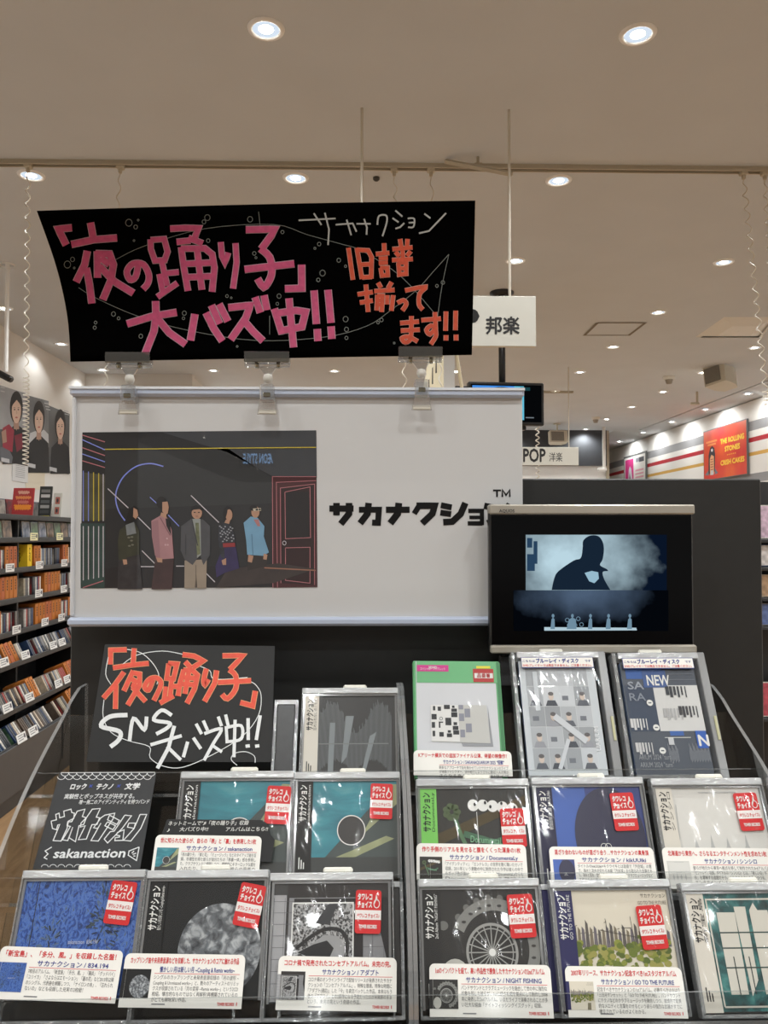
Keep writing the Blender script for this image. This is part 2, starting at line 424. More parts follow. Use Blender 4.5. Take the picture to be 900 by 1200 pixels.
# ------------------------------------------------------------------ hanging category signs
SIGNP = mat('sign_panel_grey', (212, 211, 202), .5, noise=.02)
def hang_sign(name, label, Y, x0, y0, x1, y1, wires, writing):
    A = P(x0, y1, Y); B = P(x1, y0, Y); W = B.x - A.x; Hh = B.z - A.z
    M = frame(A.x, Y, A.z); t = thing(name, label, 'hanging sign', M)
    MB().box((W / 2, Hh / 2, -.009), (W, Hh, .018), SIGNP, .002).build('panel', t)
    tx = MB(); writing(tx, M, W, Hh); tx.build('lettering', t)
    for wx in wires:
        X = P(wx, y0, Y).x - A.x
        MB().tube([(X, Hh - .003, -.009), (X, CEIL - A.z, -.009)], .005, mat('sign_wire', (205, 198, 184), .4), 6).build('wire', t)
    return t
DK = ink(38, 38, 40)
def w1(tx, M, W, Hh):
    a = loc(M, 569, 391); c = loc(M, 609, 391); tx.text('邦楽', a[0], a[1] + .004, .066, .001, DK, w=c[0] - a[0], bold=.028)
    a = loc(M, 430, 391); c = loc(M, 562, 391); tx.text('J-POP', a[0], a[1], .13, .001, ink(16, 16, 17), w=c[0] - a[0], bold=.03)
hang_sign('category_sign', 'grey panel sign lettered with two black characters, half behind the black banner', 2.74, 395, 347, 628, 405, (424, 598), w1)
def w2(tx, M, W, Hh):
    a = loc(M, 613, 541); c = loc(M, 639.5, 541); tx.text('POP', a[0], a[1], .165, .001, DK, w=c[0] - a[0], bold=.03)
    a = loc(M, 600, 541); tx.text('K-', a[0] - .06, a[1], .165, .001, DK, bold=.03, al='C')
    a = loc(M, 643.5, 540); c = loc(M, 659, 540); tx.text('洋楽', a[0], a[1], .088, .001, ink(70, 70, 70), w=c[0] - a[0], bold=.008)
hang_sign('category_sign', 'long pale hanging sign reading POP beyond the white board', 7.0, 500, 524, 678, 545, (540, 667), w2)
# cream wedge sign, seen edge-on behind the third clip
Yk = 4.2; A = P(497, 470, Yk); t = thing('hanging_wedge_sign', 'cream three-sided hanging sign behind the rightmost clear clip', 'hanging sign', T_(A))
hz = P(497, 390, Yk).z - A.z; xa = P(520, 470, Yk).x - A.x; xb = P(533, 470, Yk).x - A.x
CRM = mat('cream_board', (222, 212, 182), .6); MB().add([(0, .35, 0), (xa, 0, 0), (xa, 0, hz), (0.06, .35, hz), (0, .37, 0), (xa, .02, 0), (xa, .02, hz), (.06, .37, hz)], [(0, 1, 2, 3), (7, 6, 5, 4), (0, 3, 7, 4), (1, 5, 6, 2), (3, 2, 6, 7), (0, 4, 5, 1)], CRM).build('side_panel', t)
MB().box(((xa + xb) / 2, .01, hz / 2), (xb - xa, .02, hz), mat('pale_board', (206, 207, 206), .6)).build('front_panel', t)
MB().box((xb + .022, .012, hz / 2), (.016, .02, hz), CRM, .003, Matrix.Rotation(math.radians(-9), 3, 'Y')).build('edge_strip', t)
q = MB()
for k in range(5):
    u = .25 + k * .15; q.add([(xa * u - .004, .35 * (1 - u) - .004, .02 + .05 * k), (xa * u + .012, .35 * (1 - u) - .02, .02 + .05 * k), (xa * u + .014, .35 * (1 - u) - .02, .10 + .062 * k), (xa * u - .002, .35 * (1 - u) - .004, .10 + .055 * k)], [(0, 1, 2, 3)], ink(60, 56, 50))
q.build('side_lettering', t)
MB().tube([(xa, .1, hz), (xa, .1, CEIL - A.z)], .004, RAILM, 6).build('wire', t)

# ------------------------------------------------------------------ hanging television
Yt = 4.75; A = P(594, 498, Yt); t = thing('hanging_television', 'black flat television with blue picture hanging on a ceiling pole', 'television', T_(A) @ Matrix.Rotation(math.radians(6), 4, 'Z'))
s = Yt / F; hw = 46 * s; hh = 51 * s
MB().box((0, .03, hh / 2), (2 * hw, .05, hh), BLACK, .006).box((0, .08, hh / 2), (1.4 * hw, .06, .6 * hh), BLACK, .01).box((-hw * .9, .05, hh * .86), (.2, .06, .02), BLACK, .004).build('casing', t)
tv = MB(); R_ = Matrix(((1, 0, 0), (0, 0, -1), (0, 1, 0)))
def scr(q, x0, y0, x1, y1, d, m): q.add([(x0, -d, y0), (x1, -d, y0), (x1, -d, y1), (x0, -d, y1)], [(0, 1, 2, 3)], m)
scr(tv, -hw * .94, .02, hw * .93, hh - .016, -.004, emit_mat('tv_black', (6, 7, 9), 1.0))
scr(tv, -hw * .9, .032, hw * .40, hh - .024, -.003, emit_mat('tv_blue', (70, 142, 226), 1.0))
scr(tv, hw * .2, .032, hw * .46, hh - .024, -.002, emit_mat('tv_cyan', (98, 186, 214), 1.0))
n = 14; tv.add([(-.03 + .105 * math.cos(math.pi * i / n), .001, hh - .085 + .055 * math.sin(math.pi * i / n)) for i in range(n + 1)], [tuple(range(n + 1))], emit_mat('tv_hair', (24, 34, 44), 1.0))
scr(tv, hw * .36, hh - .05, hw * .62, hh - .03, -.001, emit_mat('tv_tag', (26, 64, 70), 1.0)); scr(tv, hw * .50, .044, hw * .72, .05, -.001, emit_mat('tv_caption', (150, 160, 170), .6))
tv.build('screen', t)
MB().box((0, .05, -.012), (1.1 * hw, .05, .024), BLACK, .004).build('lower_bracket', t)
MB().tube([(-.0, .1, hh * .5), (-.0, .1, CEIL - A.z - .01)], .021, BLACK, 14).lathe([(.05, -.03), (.075, -.012), (.075, 0)], BLACK, 20, (0, .1, CEIL - A.z)).build('ceiling_pole', t, sm=True)
tp = P(629.5, 458, 8.2); tp.z = CEIL - .018; bt = P(629.5, 600, 8.2)
t = thing('curly_cord', 'white curly cord from the far rail, passing behind the POP sign', 'cord', T_(tp))
MB().box((0, 0, -.006), (.03, .03, .03), RAILM, .004).build('clip', t)
MB().tube([(.018 * math.cos(i * .9), .018 * math.sin(i * .9), -.015 + (bt.z - tp.z + .015) * i / 150) for i in range(151)], .006, CORD, 5).build('coil', t, sm=True)

# ------------------------------------------------------------------ ceiling fittings
t = thing('access_panel', 'square flush access hatch outlined in the ceiling', 'ceiling hatch', T_(Pz(725, 385, CEIL)))
a, c, d, e = [Pz(x, y, CEIL) - Pz(725, 385, CEIL) for x, y in ((700, 378), (756, 378), (737, 392.5), (685, 392.5))]
q = MB().poly([a, c, d, e], -.002, CEILM)
g = MB().line([(v.x, v.y) for v in (a, c, d, e, a)], .022, -.003, mat('hatch_seam', (120, 110, 94), .8))
q.build('hatch_door', t); g.build('seam_frame', t)
ctr = Pz(866, 383, CEIL); t = thing('air_diffuser', 'square white ceiling air diffuser near the right side', 'air vent', T_(ctr))
a, c, d, e = [Pz(x, y, CEIL) - ctr for x, y in ((849, 371.5), (912, 371.5), (892, 395), (815, 395))]
cc = (a + c + d + e) / 4; DIFF = mat('diffuser_white', (224, 222, 216), .5)
for nm, k0, k1, z0, z1 in (('outer_frame', 1.0, .88, 0, -.012), ('middle_vane', .86, .5, -.001, -.028), ('centre_plate', .42, .02, -.012, -.03)):
    vs = [cc + (v - cc) * k0 + Vector((0, 0, z0)) for v in (a, c, d, e)] + [cc + (v - cc) * k1 + Vector((0, 0, z1)) for v in (a, c, d, e)]
    MB().add(vs, [(i, (i + 1) % 4, 4 + (i + 1) % 4, 4 + i) for i in range(4)] + [(4, 5, 6, 7)] * (nm != 'outer_frame'), DIFF).build(nm, t)
SPK = mat('speaker_cream', (204, 198, 182), .5, noise=.02); GRI = mat('speaker_grille', (126, 122, 114), .7, noise=.25, scale=300)
def speaker(px, py, Y, size, yaw, pitch, label, roll):
    c = P(px, py, Y); t = thing('ceiling_speaker', label, 'speaker', T_(c))
    R = Matrix.Rotation(roll, 3, 'Y') @ Matrix.Rotation(yaw, 3, 'Z') @ Matrix.Rotation(pitch, 3, 'X'); w, dd, h = size
    prof = [(-w / 2, -dd / 2), (w / 2, -dd / 2), (w / 2, dd * .1), (w * .32, dd / 2), (-w * .32, dd / 2), (-w / 2, dd * .1)]
    vs = [R @ Vector((x, y, z)) for z in (-h / 2, h / 2) for x, y in prof]; n = 6
    MB().add(vs, [tuple(reversed(range(n))), tuple(range(n, 2 * n))] + [(i, (i + 1) % n, n + (i + 1) % n, n + i) for i in range(n)], SPK).build('cabinet', t)
    MB().box(R @ Vector((-w * .08, -dd / 2 - .004, 0)), (w * .72, .01, h * .78), GRI, .003, R).build('grille', t)
    MB().tube([(0, 0, h * .4), (0, 0, CEIL - c.z - .01)], .012, SPK, 8).lathe([(.0, -.012), (.05, -.012), (.05, 0)], SPK, 16, (0, 0, CEIL - c.z)).build('bracket', t)
speaker(846, 442, 7.0, (.20, .26, .18), math.radians(-52), math.radians(-18), 'cream box speaker tilted down from the ceiling near the striped wall', math.radians(-16))
speaker(653, 513, 10.6, (.24, .16, .16), math.radians(4), math.radians(-8), 'small cream speaker hung before the dark far wall', 0)
def detector(px, py, label):
    c = Pz(px, py, CEIL); t = thing('smoke_detector', label, 'smoke detector', T_(c))
    MB().lathe([(.055, 0), (.055, -.02), (.04, -.032)], DIFF, 20).build('base', t, sm=True); MB().lathe([(.036, -.032), (.026, -.07), (.0001, -.074)], mat('detector_grey', (150, 144, 134), .5), 16).build('sensor', t, sm=True)
detector(784, 441, 'white ceiling smoke detector between the hatch and the tilted speaker'); detector(698, 489, 'white ceiling smoke detector near the dark far wall')
c = Pz(441, 208, CEIL); o = MB().lathe([(.014, 0), (.014, -.008), (.009, -.014), (.0001, -.018)], mat('sprinkler_dark', (60, 58, 54), .4), 14).build('sprinkler_head', M=T_(c)); tag(o, 'tiny dark ceiling nozzle right of the upper middle lights', 'sprinkler')
c = P(817, 473, 8.2); t = thing('hanging_pole', 'short grey T-shaped pole hung from the ceiling over the striped wall', 'pole', T_(c))
MB().tube([(0, 0, 0), (0, 0, CEIL - c.z)], .012, RAILM, 6).build('rod', t); MB().tube([(-.07, 0, 0), (.02, 0, 0)], .014, RAILM, 6).build('crossbar', t)
c = P(708, 550, 10.9); t = thing('hanging_pole', 'thin white pole hanging before the dark far wall with a hook', 'pole', T_(c))
MB().tube([(0, 0, 0), (0, 0, CEIL - c.z)], .022, mat('pole_white', (222, 221, 216), .4), 10).build('rod', t); MB().box((-.03, 0, .0), (.12, .06, .05), mat('pole_white', (0, 0, 0)), .01).build('hook', t)
# camera on the left
c = P(7, 440, 4.4); t = thing('security_camera', 'small dark security camera on a white ceiling pole at the left edge', 'camera', T_(c))
MB().tube([(0, 0, .02), (0, 0, CEIL - c.z)], .011, RINGW, 10).lathe([(.04, -.012), (.04, 0)], RINGW, 16, (0, 0, CEIL - c.z)).build('pole', t)
MB().box((-.015, 0, 0), (.11, .05, .036), BLACK, .01, Matrix.Rotation(math.radians(28), 3, 'Y')).build('camera_body', t)

# ------------------------------------------------------------------ drawing on sheets
def px_fn(M, z0=0.0):
    def fn(px, py, z):
        a = loc(M, px, py); return (a[0], a[1], z0 + z)
    return fn
class Draw:
    """flat print or marker on a sheet; o, s turn sketch coordinates into photo points"""
    def __init__(s, fn, o=(0, 0), k=1.0): s.n = 0; s.mb = MB(); s.fn = fn; s.o = o; s.k = k
    def at(s, o, k): s.o = o; s.k = k; return s
    def c(s, pts): return [(s.o[0] + x / s.k, s.o[1] + y / s.k) for x, y in pts]
    def line(s, pts, w, z, m, sm=False, raw=False):
        p = pts if raw else s.c(pts)
        if sm: p = smooth(p, 5)
        s.n = (s.n + 1) % 50; s.mb.line(densify(p, 5), w, z + s.n * 4e-6, m, s.fn)
    def poly(s, pts, z, m, sm=False):
        p = s.c(pts)
        if sm: p = smooth(p, 5, True)
        s.mb.add([s.fn(x, y, z) for x, y in p], [tuple(range(len(p)))], m)
    def ell(s, x, y, rx, ry, z, m, n=20, a=0.0):
        ca, sa = math.cos(a), math.sin(a); q = []
        for i in range(n):
            u, v = rx * math.cos(2 * math.pi * i / n), ry * math.sin(2 * math.pi * i / n); q.append((x + u * ca - v * sa, y + u * sa + v * ca))
        s.poly(q, z, m)
    def ring(s, x, y, rx, ry, w, z, m, n=14):
        q = s.c([(x + rx * math.cos(2 * math.pi * i / n), y + ry * math.sin(2 * math.pi * i / n)) for i in range(n + 1)])
        s.mb.line(q, w, z, m, s.fn)
    def marker(s, strokes, w, fill, edge, z=.0004, ew=1.1):
        for a in strokes: s.line(a, w + 2 * ew, z, edge)
        for a in strokes: s.line(a, w, z + .0004, fill)

# ------------------------------------------------------------------ left wall: poster, papers
ML = Matrix(((0, 0, 1, XL), (1, 0, 0, 0), (0, 1, 0, 0), (0, 0, 0, 1)))
def sheet_thing(name, label, cat, M, quad, off, m, thick=.002):
    """a rectangular sheet on the surface M whose corners meet these photo points (left, top, right, bottom)"""
    a = loc(M, quad[0], quad[1]); c = loc(M, quad[2], quad[3])
    Mo = M @ T_((min(a[0], c[0]), min(a[1], c[1]), off)); W = abs(c[0] - a[0]); Hh = abs(c[1] - a[1])
    t = thing(name, label, cat, Mo)
    MB().box((W / 2, Hh / 2, -thick / 2), (W, Hh, thick), m).build('sheet', t)
    return t, Mo, W, Hh
t, Mo, W, Hh = sheet_thing('wall_poster', 'long dark poster of three young people in black on the left wall', 'poster', ML, (-8, 449, 80, 556), .006, mat('poster_grey', (52, 55, 60), .3, coat=.4, noise=.1, scale=3))
d = Draw(px_fn(Mo), (0, 440), 6.667)
SK = ink(214, 184, 166); SKD = ink(172, 138, 122); HR = ink(30, 26, 26); BK = ink(24, 25, 30); GY = ink(128, 130, 134); LG = ink(190, 192, 196)
d.poly([(-20, 70), (200, 140), (200, 420), (-20, 420)], .0005, mat('poster_backdrop', (150, 153, 158), .3, coat=.4, noise=.2, scale=4))
d.poly([(205, 152), (380, 200), (380, 560), (205, 560)], .0005, mat('poster_backdrop_dim', (96, 99, 104), .3, coat=.4, noise=.25, scale=5))
def bust(cx, top, w, h, sh, bw, bot, coat_m, extra=None):
    hh = h
    d.ell(cx, top + hh * .48, w * .62, hh * .56, .0008, HR)
    d.poly([(cx - w * .22, top + hh * .7), (cx + w * .22, top + hh * .7), (cx + w * .26, sh + 30), (cx - w * .26, sh + 30)], .0010, SKD)
    d.poly([(cx - w * .2, sh), (cx + w * .2, sh), (cx + bw * .5, sh + 60), (cx + bw * .55, bot), (cx - bw * .55, bot), (cx - bw * .5, sh + 60)], .0009, coat_m)
    d.poly([(cx - w * .16, sh - 6), (cx + w * .16, sh - 6), (cx, sh + 44)], .0012, SKD)
    d.ell(cx, top + hh * .58, w * .44, hh * .44, .0013, SK)
    d.poly([(cx - w * .5, top + hh * .5), (cx - w * .4, top + hh * .1), (cx, top - 2), (cx + w * .4, top + hh * .1), (cx + w * .5, top + hh * .5), (cx + w * .3, top + hh * .34), (cx + w * .02, top + hh * .22), (cx - w * .3, top + hh * .36)], .0015, HR)
    for sx in (-1, 1):
        d.ell(cx + sx * w * .18, top + hh * .55, w * .075, hh * .022, .0015, HR); d.line([(cx + sx * w * .10, top + hh * .49), (cx + sx * w * .28, top + hh * .485)], .5, .0015, HR)
    d.line([(cx, top + hh * .58), (cx + w * .04, top + hh * .70)], .45, .0015, SKD); d.ell(cx, top + hh * .82, w * .13, hh * .028, .0015, ink(176, 96, 92))
bust(127, 140, 82, 230, 390, 190, 690, BK)
d.poly([(20, 410), (70, 380), (110, 430), (95, 600), (20, 560)], .0011, ink(150, 40, 62)); d.poly([(110, 470), (170, 450), (180, 560), (130, 600)], .0011, ink(120, 32, 52)); d.poly([(0, 560), (60, 560), (100, 640), (90, 690), (0, 670)], .0010, ink(96, 100, 108)); d.poly([(10, 440), (45, 420), (52, 520), (20, 530)], .0012, SKD)
d.poly([(220, 560), (235, 450), (300, 425), (345, 425), (378, 460), (380, 560)], .0007, LG)
bust(303, 215, 74, 230, 470, 150, 760, BK); bust(470, 280, 68, 215, 505, 140, 768, BK)
for x0, y0, x1, y1 in ((8, 640, 72, 672), (215, 682, 275, 712), (385, 712, 442, 742)): d.poly([(x0, y0), (x1, y0 + 14), (x1, y1 + 14), (x0, y1)], .0016, LG)
for x, y in ((345, 215), (352, 240), (358, 262), (500, 275), (505, 300), (2, 90), (2, 120)): d.line([(x, y), (x + 34, y + 8)], .9, .0016, LG)
d.mb.build('portraits', t)
t, Mo, W, Hh = sheet_thing('taped_paper', 'pale printed notice taped below the left wall poster', 'paper', ML, (14, 538, 32, 566), .004, mat('notice_paper', (214, 214, 214), .6))
q = MB()
for k in range(7): q.rect(W * .2, Hh * (.2 + k * .09), W * .8, Hh * (.23 + k * .09), .0004, ink(160, 160, 164))
q.build('print', t)
t, Mo, W, Hh = sheet_thing('taped_paper', 'cream blank paper taped below the left wall poster', 'paper', ML, (30, 549, 52, 575), .002, mat('kraft_paper', (222, 212, 192), .6))

# ------------------------------------------------------------------ left CD shelving
SX, SB = -2.25, -2.0; Y0, Y1 = 4.1, 7.2
t = thing('music_shelving', 'tall dark shelving full of compact discs along the left wall', 'shelf', T_((SX, (Y0 + Y1) / 2, 0)))
YC = (Y0 + Y1) / 2; shelves = [1.672, 1.525, 1.33, 1.137, .93]; tiers = [(.736, -2.19, .20), (.50, -2.09, .20)]
posts = [Y0 + .02, 5.27, 6.3, Y1 - .02]
MB().box((XL - SX + .025, 0, .85), (.02, Y1 - Y0, 1.62), SHELFD).build('back_panel', t)
for z in shelves: MB().box(((XL + .02 - SX) / 2, 0, z - .012), (SX - XL - .02, Y1 - Y0, .024), SHELFD, .003).box((-.008, 0, z - .004), (.018, Y1 - Y0, .03), SHELFD, .003).build('shelf_board', t)
for y in posts: MB().box((-.2, y - YC, .85), (.32, .02, 1.60), SHELFD, .002).build('divider', t)
for z, x, dpt in tiers:
    MB().add([(x - SX, -(Y1 - Y0) / 2, z), (x - SX, (Y1 - Y0) / 2, z), (x - SX - .3, (Y1 - Y0) / 2, z - .3 * math.tan(.38)), (x - SX - .3, -(Y1 - Y0) / 2, z - .3 * math.tan(.38))], [(0, 1, 2, 3)], SHELFD).box((x - SX, 0, z + .008), (.016, Y1 - Y0, .034), SHELFD, .003).build('sloped_tray', t)
MB().box((SB - SX - .30, 0, .11), (.60, Y1 - Y0 - .002, .22), SHELFD, .004).box((SB - SX - .006, 0, .29), (.012, Y1 - Y0 - .002, .14), SHELFD, .002).build('base_cabinet', t)
MB().add([(SB - SX - .013, -(Y1 - Y0) / 2, .335), (SB - SX - .013, (Y1 - Y0) / 2, .335), (SB - SX - .22, (Y1 - Y0) / 2, .335 - .207 * math.tan(.5)), (SB - SX - .22, -(Y1 - Y0) / 2, .335 - .207 * math.tan(.5))], [(0, 1, 2, 3)], SHELFD).build('bin_floor', t)
for a, c in zip(posts, posts[1:]):
    dr = MB().box((SB - SX + .006, (a + c) / 2 - YC, .22), (.014, c - a - .03, .27), mat('drawer_grey', (66, 66, 67), .45, noise=.05), .003).build('drawer', t)
    MB().tube([(SB - SX + .012, a - YC + .12, .28), (SB - SX + .022, a - YC + .12, .28)], .014, CHROME, 12).build('lock', dr)
ORG = mat('orange_divider_board', (182, 108, 42), .5, noise=.06); RST = mat('rust_divider_board', (176, 96, 56), .5, noise=.06)
SPC = [(192, 190, 186), (70, 74, 80), (120, 116, 112), (150, 60, 58), (52, 54, 60), (204, 200, 192), (96, 110, 128), (160, 150, 130), (40, 60, 92), (138, 138, 142), (84, 70, 60), (186, 170, 150)]
CASEM = [mat('case_spine_%d' % i, c, .3, coat=.3, noise=.25, scale=60) for i, c in enumerate(SPC)]
PRICE = mat('price_card', (222, 222, 220), .5)
rows = [(1.672, SX, 0, 'top ledge'), (1.525, SX, 0, 'upper shelf'), (1.33, SX, 0, 'second shelf'), (1.137, SX, 0, 'third shelf'), (.93, SX, 0, 'fourth shelf'), (.736, -2.19, .38, 'upper tray'), (.50, -2.09, .38, 'lower tray'), (.335, SB - .013, .5, 'bottom bin')]
CNT = {}
def ordlab(kind, row, bay):
    k = (kind, row, bay); CNT[k] = CNT.get(k, 0) + 1
    return '%s %s, %s of left shelving, %s bay' % (ORD[min(CNT[k] - 1, 24)], kind, row, bay)
rnd = random.Random(3)
def shelf_item(x, y, z, lean, slope, dims, m, name, label, cat, group, txt=None, cover=None):
    w, th, h = dims
    R = Matrix.Rotation(-slope, 4, 'Y') @ Matrix.Rotation(lean, 4, 'X')
    M = T_((x, y, z + .0012 + th / 2 * math.sin(lean))) @ R
    o = thing(name, label, cat, M, group)
    MB().box((-w / 2, 0, h / 2), (w, th, h), m, .0015).build('case' if cat == 'compact disc' else 'board', o)
    q = MB(); INK = ink(62, 36, 16)
    if txt:
        vs, fs, a0, a1, b0, b1 = text_geo(txt, .02); k = min(.6 * h / max(.1, a1 - a0), th * .8 if th > .03 else .03)
        q.add([(.0006, (v[1] - .35) * k, h * .85 - (v[0] - a0) * k) for v in vs], fs, INK)
        k2 = min(.6 * h / max(.1, a1 - a0), .06); q.add([(-w * .4 + (v[1] - .35) * k2, -th / 2 - .0006, h * .85 - (v[0] - a0) * k2) for v in vs], fs, INK)
    elif cat == 'divider':
        for k in range(4): q.add([(-w * .55 + .004, -th / 2 - .0006, h * (.42 + .12 * k)), (-w * .3, -th / 2 - .0006, h * (.42 + .12 * k)), (-w * .3, -th / 2 - .0006, h * (.51 + .12 * k)), (-w * .55, -th / 2 - .0006, h * (.5 + .12 * k))], [(0, 1, 2, 3)], INK)
        for k in range(4): q.add([(.0006, -.007, h * (.42 + .12 * k)), (.0006, .007, h * (.42 + .12 * k)), (.0006, .007, h * (.5 + .12 * k)), (.0006, -.007, h * (.51 + .12 * k))], [(0, 1, 2, 3)], INK)
    if cover:
        q.add([(-w * .94, -th / 2 - .0005, h * .06), (-w * .06, -th / 2 - .0005, h * .06), (-w * .06, -th / 2 - .0005, h * .94), (-w * .94, -th / 2 - .0005, h * .94)], [(0, 1, 2, 3)], cover)
        if w < .02: q.add([(.0005, -th * .46, h * .06), (.0005, th * .46, h * .06), (.0005, th * .46, h * .94), (.0005, -th * .46, h * .94)], [(0, 1, 2, 3)], cover)
    if q.v: q.build('print', o)
    return o
RSTK = [ramp_mat('shelf_cover_%d' % k, [(.35, a), (.65, b)], 22, 3, .3, .5) for k, (a, b) in enumerate((((40, 42, 48), (120, 118, 116)), ((150, 50, 54), (70, 60, 62)), ((96, 130, 96), (40, 60, 50)), ((186, 180, 170), (120, 110, 104)), ((44, 66, 96), (150, 150, 160)), ((56, 48, 46), (150, 124, 104))))]
for ri, (z, x, slope, rn) in enumerate(rows):
    y = 4.50; lean = .03 if slope == 0 else .16; sh = .02 if slope == 0 else .045
    def clear_post(y, w):
        return 5.30 + sh if y + w > 5.25 and y < 5.30 + sh else y
    while y < 6.2:
        bay = 'near' if y < 5.27 else 'middle'
        r = rnd.random(); xi = x - (.019 if slope == 0 else .016)
        if ri <= 1:
            y = clear_post(y, .13); bay = 'near' if y < 5.27 else 'middle'
            shelf_item(x - (.20 if ri == 0 else .034), y + .066, z, 0, .10, (.012, .124, .124 if ri == 0 else .118), RSTK[rnd.randrange(6)], 'compact_disc', ordlab('face-out disc', rn, bay), 'compact disc', 'discs on the left shelving', None, RSTK[rnd.randrange(6)])
            y += .135; continue
        if r < .36:
            for k in range(rnd.randint(1, 3)):
                y = clear_post(y, .056); bay = 'near' if y < 5.27 else 'middle'
                if y > 6.2: break
                if ri == 2 and 5.30 < y < 5.46: y = 5.47
                m_ = ORG if rnd.random() < .8 else RST
                shelf_item(xi, y + .028, z, lean, slope, (.15, .05, .146), m_, 'divider_card', ordlab('%s divider board' % ('orange' if m_ is ORG else 'rust'), rn, bay), 'divider', 'divider boards on the left shelving')
                y += .058
        else:
            for k in range(rnd.randint(3, 6)):
                y = clear_post(y, .022); bay = 'near' if y < 5.27 else 'middle'
                if y > 6.2: break
                if ri == 2 and 5.30 < y < 5.46: y = 5.47
                shelf_item(xi - .004, y + .012, z, lean, slope, (.142, .018, .125), CASEM[rnd.randrange(12)], 'compact_disc', ordlab('upright disc', rn, bay), 'compact disc', 'discs on the left shelving', None, RSTK[rnd.randrange(6)] if k == 0 else None)
                y += .023
            y += rnd.choice((.0, .02, .05))
    y = 4.62 + rnd.uniform(0, .2)
    while y < 6.15 and ri:
        if abs(y - 5.27) > .09:
            o = thing('price_card', ordlab('white price card', rn, 'near' if y < 5.27 else 'middle'), 'price card', T_((x + (.0025 if slope == 0 else .010 if ri < 7 else .030), y, z + (-.012 if slope == 0 else .022))) @ Matrix.Rotation(-slope * .6, 4, 'Y'), 'price cards on the left shelving')
            MB().box((0, 0, .026), (.002, .12, .052), PRICE if ri != 1 or y < 5.27 else mat('price_card_cream', (226, 222, 176), .5)).build('card', o)
            q = MB()
            for a in range(3): q.add([(.0014, -.045, .012 + a * .013), (.0014, .02 + .02 * (a % 2), .012 + a * .013), (.0014, .02 + .02 * (a % 2), .017 + a * .013), (.0014, -.045, .017 + a * .013)], [(0, 1, 2, 3)], ink(120, 122, 128))
            q.add([(.0014, .03, .018), (.0014, .05, .018), (.0014, .05, .042), (.0014, .03, .042)], [(0, 1, 2, 3)], ink(90, 84, 92)); q.build('print', o)
        y += rnd.choice((.16, .3, .45))
o = shelf_item(SX - .019, 5.40, 1.33, .03, 0, (.15, .07, .155), mat('yellow_divider_board', (232, 196, 40), .5, noise=.04), 'divider_card', 'bright yellow divider board lettered K-POP on the left shelving', 'divider', None, 'K-POP')
# displays standing on the shelf top
def topper(name, label, cat, quad, m, art=None):
    Yq = 2.355 * F / (430 - (quad[0] + quad[2]) / 2); A = P(quad[0], quad[3], Yq); A.z = 1.676; Bq = P(quad[2], quad[1], Yq)
    M = frame(A.x, Yq, A.z, math.radians(10)); t = thing(name, label, cat, M)
    w, h = Bq.x - A.x, Bq.z - A.z
    MB().box((w / 2, h / 2, -.006), (w, h, .012), m, .001).build('board', t)
    q = MB(); art(q, w, h); q.build('print', t); return t
def a_red(q, w, h):
    for k, (y, c) in enumerate(((.82, (226, 170, 150)), (.66, (226, 140, 80)), (.48, (200, 110, 100)), (.34, (240, 150, 60)))): q.text(('POP UP', 'SALE NOW', 'NEW', 'LIMITED')[k], w * .5, h * y - .012, .03 if k < 3 else .04, .0006, ink(*c), w=w * (.5, .7, .6, .8)[k], al='C', bold=.01)
# the red board is not legible in the photo: rows of wavy marks only
def a_red(q, w, h):
    for y, c, a in ((.84, (226, 170, 150), .5), (.66, (226, 140, 80), .72), (.5, (210, 120, 110), .5), (.36, (244, 150, 50), .8), (.28, (244, 150, 50), .76)):
        q.line([(w * (.5 - a / 2 + a * i / 24), h * y + .006 * math.sin(i * 2.3)) for i in range(25)], .012, .0006, ink(*c))
topper('display_board', 'red hand-written display board on top of the left shelving', 'sign', (13, 571, 38, 604), mat('red_board', (170, 48, 52), .5), a_red)
def a_dark(q, w, h):
    for k, y in enumerate((.9, .74, .56, .4, .24)): q.rect(w * .14, h * (y - .1), w * .86, h * y, .0006, ink(*((120, 120, 120), (196, 196, 196), (90, 94, 96), (160, 162, 160), (70, 74, 74))[k]))
    q.rect(w * .05, 0, w * .95, h * .06, .0008, ink(190, 190, 70))
topper('box_set', 'dark box set with grey printed front on top of the left shelving', 'box set', (44, 569, 59, 606), mat('box_dark', (40, 44, 44), .4), a_dark)
def a_white(q, w, h):
    for k in range(2): q.rect(w * .24, h * (.16 + .4 * k), w * .78, h * (.44 + .4 * k), .0006, ink(186, 110, 96)); q.ell(w * .5, h * (.3 + .4 * k), w * .12, h * .08, .001, ink(60, 60, 66))
topper('box_set', 'white box set with two red pictures on top of the left shelving', 'box set', (61, 577, 71, 607), mat('box_white', (214, 212, 204), .5), a_white)

# ------------------------------------------------------------------ right wall posters
MRW = Matrix(((0, 0, -1, XR), (-1, 0, 0, 0), (0, 1, 0, 0), (0, 0, 0, 1)))
REDP = ramp_mat('red_poster', [(.35, (214, 52, 50)), (.65, (232, 98, 44))], 2.2, 2, .4, .3)
t, Mo, W, Hh = sheet_thing('framed_poster', 'red poster with yellow lettering and a figure on the striped wall', 'poster', MRW, (827, 506, 879, 556), .03, mat('thin_frame', (90, 92, 92), .4), .02)
q = MB().rect(.012, .012, W - .012, Hh - .012, .0008, REDP); YL = ink(246, 206, 72)
q.text('THE ROLLING', W * .42, Hh * .66, Hh * .13, .003, YL, w=W * .53, bold=.06); q.text('STONES', W * .52, Hh * .50, Hh * .13, .003, YL, w=W * .34, bold=.06)
for k in range(6): q.rect(W * (.57 + .035 * k), Hh * .42, W * (.585 + .035 * k), Hh * .44, .0016, YL)
q.text('CRISH CAKES', W * .42, Hh * .25, Hh * .13, .003, YL, w=W * .53, bold=.05)
